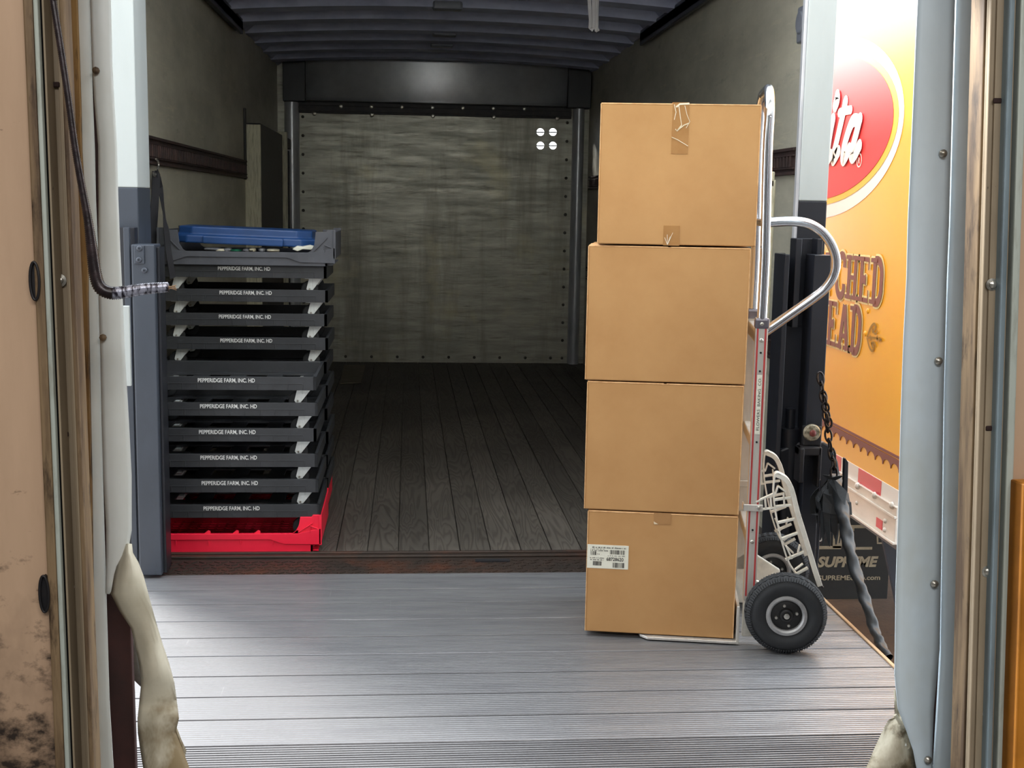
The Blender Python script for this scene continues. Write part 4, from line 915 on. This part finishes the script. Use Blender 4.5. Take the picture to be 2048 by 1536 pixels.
text_mesh('SUPREMEcorp.com', 'flap_lettering', 'flapprint', fl, (a.x-.02, 7.898, FX(1690, 1160).z), (1, 0, 0), (0, 0, 1), .032, b.x-a.x+.02, .02)
m = MB()
for (x0, y0), (x1, y1) in (((1636, 1092), (1682, 1098)), ((1668, 1045), (1683, 1096)), ((1700, 1050), (1748, 1056)), ((1706, 1094), (1744, 1099)), ((1700, 1056), (1708, 1062)), ((1690, 1092), (1700, 1098))):
    a, b = FX(x0, y0), FX(x1, y1); m.box(a.x, b.x, 7.896, 7.9, b.z, a.z)
m.prism([FX(1753, 1062), FX(1756, 1062), FX(1757, 1085), FX(1766, 1085), FX(1766, 1088), FX(1754, 1088)], (0, 1, 0), .002)
m.build('flap_emblem', 'flapprint', fl)
w_ = np_(MB().lathe((3.0, 8.6, -.86), (1, 0, 0), [(.2, -.25), (.42, -.25), (.46, -.2), (.46, .2), (.42, .25), (.2, .25), (.12, .2), (.12, -.2), (.2, -.25)], 40).build('wheel', 'rubber', smooth=True))
# ================================================================== DOCK BUILDING
ZF = .055            # dock floor in building axes
def dbox(n, mat, pxa, pxb, D, t, z0=ZF, z1=3.3, bev=0, parent=None, y=500):
    m = MB(); a = atd(pxa, y, D).x; b = atd(pxb, y, D).x; m.box(a, b, D, D+t, z0, z1); o = m.build(n, mat, parent, bevel=bev)
    if not parent: dock(o)
    return o
DI = 2.33
m = MB(); a = atd(70, 500, DI).x; b = atd(2040, 500, DI).x
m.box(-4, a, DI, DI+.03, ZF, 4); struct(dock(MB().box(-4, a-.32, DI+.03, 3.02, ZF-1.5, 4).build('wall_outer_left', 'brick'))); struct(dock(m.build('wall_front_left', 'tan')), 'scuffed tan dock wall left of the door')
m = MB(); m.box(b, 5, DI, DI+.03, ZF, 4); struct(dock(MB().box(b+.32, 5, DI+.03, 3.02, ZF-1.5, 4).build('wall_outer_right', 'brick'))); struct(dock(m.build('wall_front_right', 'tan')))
m = MB(); m.box(-4, 5, DI, 3.02, 3.02, 4); struct(dock(m.build('wall_front_top', 'dockwall')))
m = MB(); m.box(-4, 5, -5, 2.35, ZF-.3, ZF); m.box(-4, 5, 2.35, 3.0, ZF-1.5, ZF-.05); struct(dock(m.build('dock_floor', 'dockfloor')))
m = MB(); m.box(-4, 5, -5.1, -5, ZF, 4); struct(dock(m.build('wall_rear', 'dockwall')))
m = MB(); m.box(-4.1, -4, -5, 3, ZF, 4); struct(dock(m.build('wall_side_left', 'dockwall')))
m = MB(); m.box(5, 5.1, -5, 3, ZF, 4); struct(dock(m.build('wall_side_right', 'dockwall')))
m = MB(); m.box(-4.1, 5.1, -5.1, 3.02, 4, 4.1); struct(dock(m.build('dock_ceiling', 'dockwall')))
tn = [23]
def T(mat, pxa, pxb, D, t, label=None, bev=.003):
    o = dbox('trim_%d' % tn[0], mat, pxa, pxb, D, t, bev=bev); tn[0] += 1; return struct(o, label)
# left door surround
T('rust2', 66, 86, DI-.012, .05, 'rusty steel corner edge of the left door jamb'); T('whiteedge', 86, 96, DI-.014, .016)  # narrow pale strip puts the steel edge highlight into its colour
T('darkvoid', 96, 103, DI+.02, .05)
T('redwood', -230, 234, 2.60, .02)  # jamb board runs on unseen behind the wall, added to stop light leaks

# right door surround

T('rust2', 1955, 1967, DI+.05, .06); T('bluegrey', 2006, 2016, DI-.02, .06); T('darkvoid', 2015, 2028, DI+.01, .06); T('whiteedge', 2027, 2042, DI-.012, .06)
T('redwood', 1866, 2360, 2.60, .02)  # jamb board extended out of view to keep light from leaking past the seal
# door tracks
def dtrack(name, pa, pb, label, bolts, slots, flip):
    e = empty(name, mw=MD @ Matrix.Translation((atd((pa+pb)/2, 500, DI).x, DI, ZF))); tag(e, label, 'door track', 'door tracks of the dock door')
    o0 = Vector((atd((pa+pb)/2, 500, DI).x, DI, ZF)); a = atd(pa, 500, DI).x-o0.x; b = atd(pb, 500, DI).x-o0.x; w = b-a
    dp = .05 if flip == 0 else .012
    m = MB(); m.box(a, b, dp, dp+.006, 0, 3.2); m.box(a, a+.004, .0, dp, 0, 3.2); m.box(a+w*.42, a+w*.82, dp-.006, dp, 0, 3.2)
    s_ = b+.014
    m.box(b, b+.003, -.004, dp, 0, 3.2); m.box(b, b+.010, -.006, -.002, 0, 3.2)
    m.build('channel', 'channel', e, bevel=.002)
    if flip == 0: MB().box(b+.004, b+.013, -.012, .04, 0, 3.2).build('track_lip', 'rust2', e, bevel=.003)
    for i, (px, py) in enumerate(bolts):
        q = atd(px, py, DI+dp-.006)-o0; bo = MB().lathe((q.x, q.y, q.z), (0, -1, 0), [(.012, -.002), (.012, .001), (.007, .002), (.007, .005), (.004, .007), (0, .0075)], 14).build('bolt', 'screwmetal', e, smooth=True)
    for px, py in slots:
        q = atd(px, py, DI+dp-.002)-o0; MB().box(q.x-.009, q.x+.008, dp-.009, dp-.004, q.z-.005, q.z+.005).build('slot', 'hole', e, bevel=.004)
    return e
dtrack('door_track', 103, 136, 'galvanised vertical door track on the left jamb behind the spiral cable', ((120, 561), (136, 1174), (142, 1478)), ((112, 170), (130, 868)), 0)
dtrack('door_track', 1968, 2004, 'dark steel vertical door track on the right jamb', ((1984, 569), (1975, 1143), (1976, 1426)), ((1993, 202), (1978, 856)), 1)
# wall rings (oval pulls)
for px, py, lab in ((69, 562, 'upper dark oval pull plate on the tan wall at left jamb'), (88, 1188, 'lower dark oval pull plate on the tan wall at left jamb'), (2042, 1165, 'dark oval pull plate at the right jamb edge')):
    q = atd(px, py, DI-.015); m = MB(); pts = [(q.x+.008*math.cos(t), q.y, q.z+.034*math.sin(t)) for t in [2*PI*i/24 for i in range(24)]]
    m.tube(pts, .0025, 8, closed=True); m.prism([(x_*1, y_+.004, z_) for x_, y_, z_ in pts], (0, 1, 0), .02)
    tag(dock(m.build('pull_plate', 'darkmetal', smooth=True)), lab, 'pull plate', 'oval pull plates on the dock jambs')
# yellow guard at the right edge
a = atd(2041, 1100, DI-.06).x; z = atd(2044, 967, DI-.06).z
tag(dock(MB().box(a, a+.16, DI-.06, DI-.01, ZF, z).box(a, a+.006, DI-.064, DI-.01, ZF, z).build('bumper_guard', 'yellow', bevel=.004)), 'yellow painted guard at the right edge beside the dark track', 'guard')
# head pad above the view, added to keep sun off the right jamb
struct(dock(MB().box(-1.0, 1.5, 2.62, 2.70, 2.0, 3.1).build('trim_43', 'vinyl', bevel=.01)), 'unseen vinyl head pad added across the top of the dock opening to block sun')
# pads (vinyl faced seals)
def sheet(rows, D, nseg=6, bulge=.0, wob=0.0, seed=1):
    r = random.Random(seed); out = []
    ys = [q[0] for q in rows]; dense = []
    for i in range(len(rows)-1):
        n = max(1, int((rows[i+1][0]-rows[i][0])/18))
        for j in range(n): t = j/n; dense.append([rows[i][k_]*(1-t)+rows[i+1][k_]*t for k_ in range(len(rows[i]))])
    dense.append(list(rows[-1]))
    for q in dense:
        row = []
        for j in range(nseg+1):
            t = j/nseg; px = q[1]*(1-t)+q[2]*t; dd = D+(q[3] if len(q) > 3 else 0)-bulge*math.sin(PI*t)+wob*math.sin(q[0]*.035+t*5)
            row.append(atd(px, q[0], dd))
        out.append(row)
    return out
LA = [(-900, 118, 144), (-60, 152, 178), (0, 154, 180), (200, 161, 186), (300, 163, 190), (400, 169, 192), (500, 176, 196), (600, 176, 198), (800, 180, 203), (950, 183, 206), (1190, 186, 213), (1400, 190, 219), (1536, 193, 227), (1700, 198, 236)]
LB = [(-900, 146, 185, 0), (-60, 180, 219, 0), (0, 182, 221, 0), (130, 186, 224, 0), (210, 191, 228, 0), (290, 198, 233, 0), (400, 199, 236, 0), (500, 198, 240, 0), (600, 199, 245, 0), (700, 202, 249, 0), (850, 205, 258, 0), (950, 208, 263, 0), (1060, 214, 263, 0), (1110, 214, 254, 0), (1150, 214, 234, 0), (1187, 214, 217, 0)]
dock(struct(MB().grid(sheet([(q[0], 130, q[1]+1) for q in LA], 2.55, 2)).build('trim_41', 'rust', solid=.02), 'rust stained wooden jamb left of the door'))
la = dock(MB().grid(sheet(LA, 2.56, 4, .002)).build('jamb_pad', 'vinyl', solid=.012, smooth=True)); tag(la, 'narrow dirty white vinyl strip beside the rusty left jamb', 'door seal', 'vinyl seals of the dock door')
le = empty('dock_seal', mw=MD); tag(le, 'torn white vinyl dock seal left of the opening, its lower end hanging twisted', 'dock seal', 'torn dock seals')
MB().grid(sheet(LB, 2.55, 6, .006)).build('seal_face', 'vinyl', le, solid=.006, smooth=True)
LF = [(1088, 247, 262, .0), (1106, 243, 264, -.01), (1125, 237, 275, -.02), (1150, 230, 285, -.03), (1187, 223, 296, -.035), (1221, 240, 305, -.03), (1255, 263, 314, -.03), (1289, 271, 324, -.03), (1330, 280, 338, -.04), (1365, 284, 348, -.045), (1400, 280, 353, -.03), (1436, 276, 357, -.05), (1465, 277, 350, -.04), (1500, 282, 364, -.05), (1536, 288, 378, -.06), (1600, 305, 400, -.08), (1660, 320, 410, -.1)]
rows = sheet(LF, 2.56, 8, .018, .007); MB().grid(rows).build('torn_flap', 'flap', le, solid=.004, smooth='all')
LG = [(1195, 226, 246, .03), (1240, 232, 262, .03), (1276, 233, 270, .03), (1300, 252, 276, .03), (1345, 254, 284, .03), (1372, 282, 290, .03)]
MB().grid(sheet(LG, 2.63, 4, .004)).build('flap_lining', 'flapback', le, solid=.004, smooth=True)
LH = [(1455, 346, 352, .0), (1480, 352, 362, 0), (1500, 352, 372, 0), (1520, 352, 368, 0), (1560, 355, 372, 0)]
MB().grid(sheet(LH, 2.60, 3, .004)).build('torn_flap', 'flap', le, solid=.004, smooth=True)
for px, py in ((192, 141), (206, 675)):
    q = atd(px, py, 2.538); MB().lathe(q, (0, -1, 0), [(.007, -.002), (.007, .003), (.0035, .006), (0, .0065)], 8).build('screw', 'rust2', le, smooth=True)
RA = [(-900, 1934, 1979), (-60, 1912, 1957), (0, 1911, 1955), (205, 1905, 1949.6), (440, 1899, 1943), (595, 1893, 1940), (790, 1887, 1935), (986, 1885, 1930), (1209, 1881, 1928), (1310, 1880, 1925), (1400, 1875, 1922), (1536, 1867, 1921), (1700, 1860, 1918)]
RB = [(-900, 1858, 1932), (-60, 1836.5, 1910), (0, 1835, 1908.6), (88, 1831, 1906), (234, 1825, 1902), (448, 1815.5, 1896.5), (556, 1813, 1892), (673, 1807, 1889), (830, 1801.5, 1885), (986, 1797.6, 1883), (1174, 1791.5, 1880), (1297, 1790, 1878), (1349, 1789, 1872.8), (1419, 1796, 1866), (1460, 1812, 1864.5), (1500, 1826, 1863), (1536, 1833, 1863), (1700, 1850, 1860)]
dock(struct(MB().grid(sheet([(q[0], q[2]-1, q[2]+13) for q in RA], 2.55, 2)).build('trim_42', 'rust', solid=.02), 'ochre stained wooden jamb right of the door'))
ra = dock(MB().grid(sheet(RA, 2.56, 4, .002)).build('jamb_pad', 'vinylR', solid=.012, smooth=True)); tag(ra, 'pale blue vinyl strip beside the ochre right jamb', 'door seal', 'vinyl seals of the dock door')
re_ = empty('dock_seal', mw=MD); tag(re_, 'wide pale blue vinyl dock seal right of the opening, crumpled at its foot', 'dock seal', 'torn dock seals')
MB().grid(sheet(RB, 2.55, 6, .005)).build('seal_face', 'vinylR', re_, solid=.006, smooth=True)
RF = [(1380, 1789, 1800, -.0), (1400, 1789.5, 1803, -.01), (1434, 1789, 1812, -.02), (1440, 1777, 1814, -.02), (1452, 1770, 1817, -.03), (1490, 1753, 1826, -.035), (1536, 1733, 1834, -.05), (1600, 1705, 1845, -.07), (1660, 1690, 1850, -.09)]
MB().grid(sheet(RF, 2.62, 8, .015, .010, 3)).build('torn_flap', 'flap', re_, solid=.004, smooth=True)
m = MB(); m.tube(smoothline([atd(px, py, 2.575) for px, py in ((1790, 1430), (1797, 1440), (1806, 1460), (1813, 1480), (1818, 1492), (1814, 1498))], 4), [.004]*21, 8); m.build('fold', 'flap', re_, smooth=True)
m = MB(); m.strip(smoothline([atd(px, py, 2.57) for px, py in ((1781, 1484), (1790, 1488), (1802, 1490), (1812, 1489))], 4), .005, (0, -1, .3), .002); m.build('tear_edge', 'vinyl', re_)
for px, py in ((1886, 307), (1877, 722), (1869, 1168), (1856, 1520)):
    q = atd(px, py, 2.538); MB().lathe(q, (0, -1, 0), [(.0085, -.002), (.0085, .003), (.0045, .007), (0, .0075)], 10).build('screw', 'screwmetal', re_, smooth=True)
# white slip of trim beyond the left seal
m = MB(); a = at(251, 612, 4.2); b = at(258, 612, 4.2)
struct(MB().box(a.x-.01, b.x, 4.2, 4.215, .70, a.z).build('trim_40', 'white', bevel=.002))
# spiral wrapped pull cable
cp = [(20, -700), (100, -60), (106, 0), (122, 100), (137, 200), (151, 300), (165, 380), (176, 440), (184, 500), (190, 545), (200, 575), (222, 586), (250, 584), (280, 579), (310, 576), (338, 574)]
rr = [.0056, .0058, .006, .006, .006, .0062, .0066, .0075, .0098, .0108, .0112, .0112, .0108, .0100, .0095, .0088]
ce_ = empty('spring_cable', mw=MD @ Matrix.Translation(atd(338, 574, 2.24))); tag(ce_, 'dark spiral wrapped pull cable hanging in front of the left seal', 'cable')
o0 = atd(338, 574, 2.24)
cl_ = smoothline([atd(px, py, 2.24)-o0 for px, py in cp], 6); kr = []
for i in range(len(cl_)):
    t = i/6; a = int(min(t, len(rr)-2)); kr.append(rr[a]*(1-(t-a))+rr[a+1]*(t-a))
def coil(path, radii, pitch=.0035):
    P = [path[0]]; R_ = [radii[0]]; out = []; rad = []
    L_ = [0]
    for i in range(1, len(path)): L_.append(L_[-1]+(path[i]-path[i-1]).length)
    s_ = 0; i = 0; n = 0
    while s_ < L_[-1]:
        while i < len(L_)-2 and L_[i+1] < s_: i += 1
        t = (s_-L_[i])/max(L_[i+1]-L_[i], 1e-9); out.append(path[i].lerp(path[i+1], t)); rad.append((radii[i]*(1-t)+radii[i+1]*t)*(1.06 if n % 2 else .90)); n += 1; s_ += pitch/2
    return out, rad
isp = int(len(cl_)*11.2/15)
p_, r_ = coil(cl_[:isp+1], kr[:isp+1]); MB().tube(p_, r_, 14).build('wrapped_cable', 'cable', ce_, smooth='all')
p_, r_ = coil(cl_[isp:], kr[isp:], .003); MB().tube(p_, r_, 14).build('taped_end', 'cabletape', ce_, smooth='all')
m = MB()
for i in range(7):
    d = Vector((.010+.004*random.random(), random.uniform(-.004, .004), random.uniform(-.007, .004))); m.tube([Vector((0, 0, 0))+Vector((-.003, 0, random.uniform(-.005, .005))), d], .0007, 5)
m.build('frayed_wire', 'edgestrip', ce_)
bpy.context.view_layer.update()
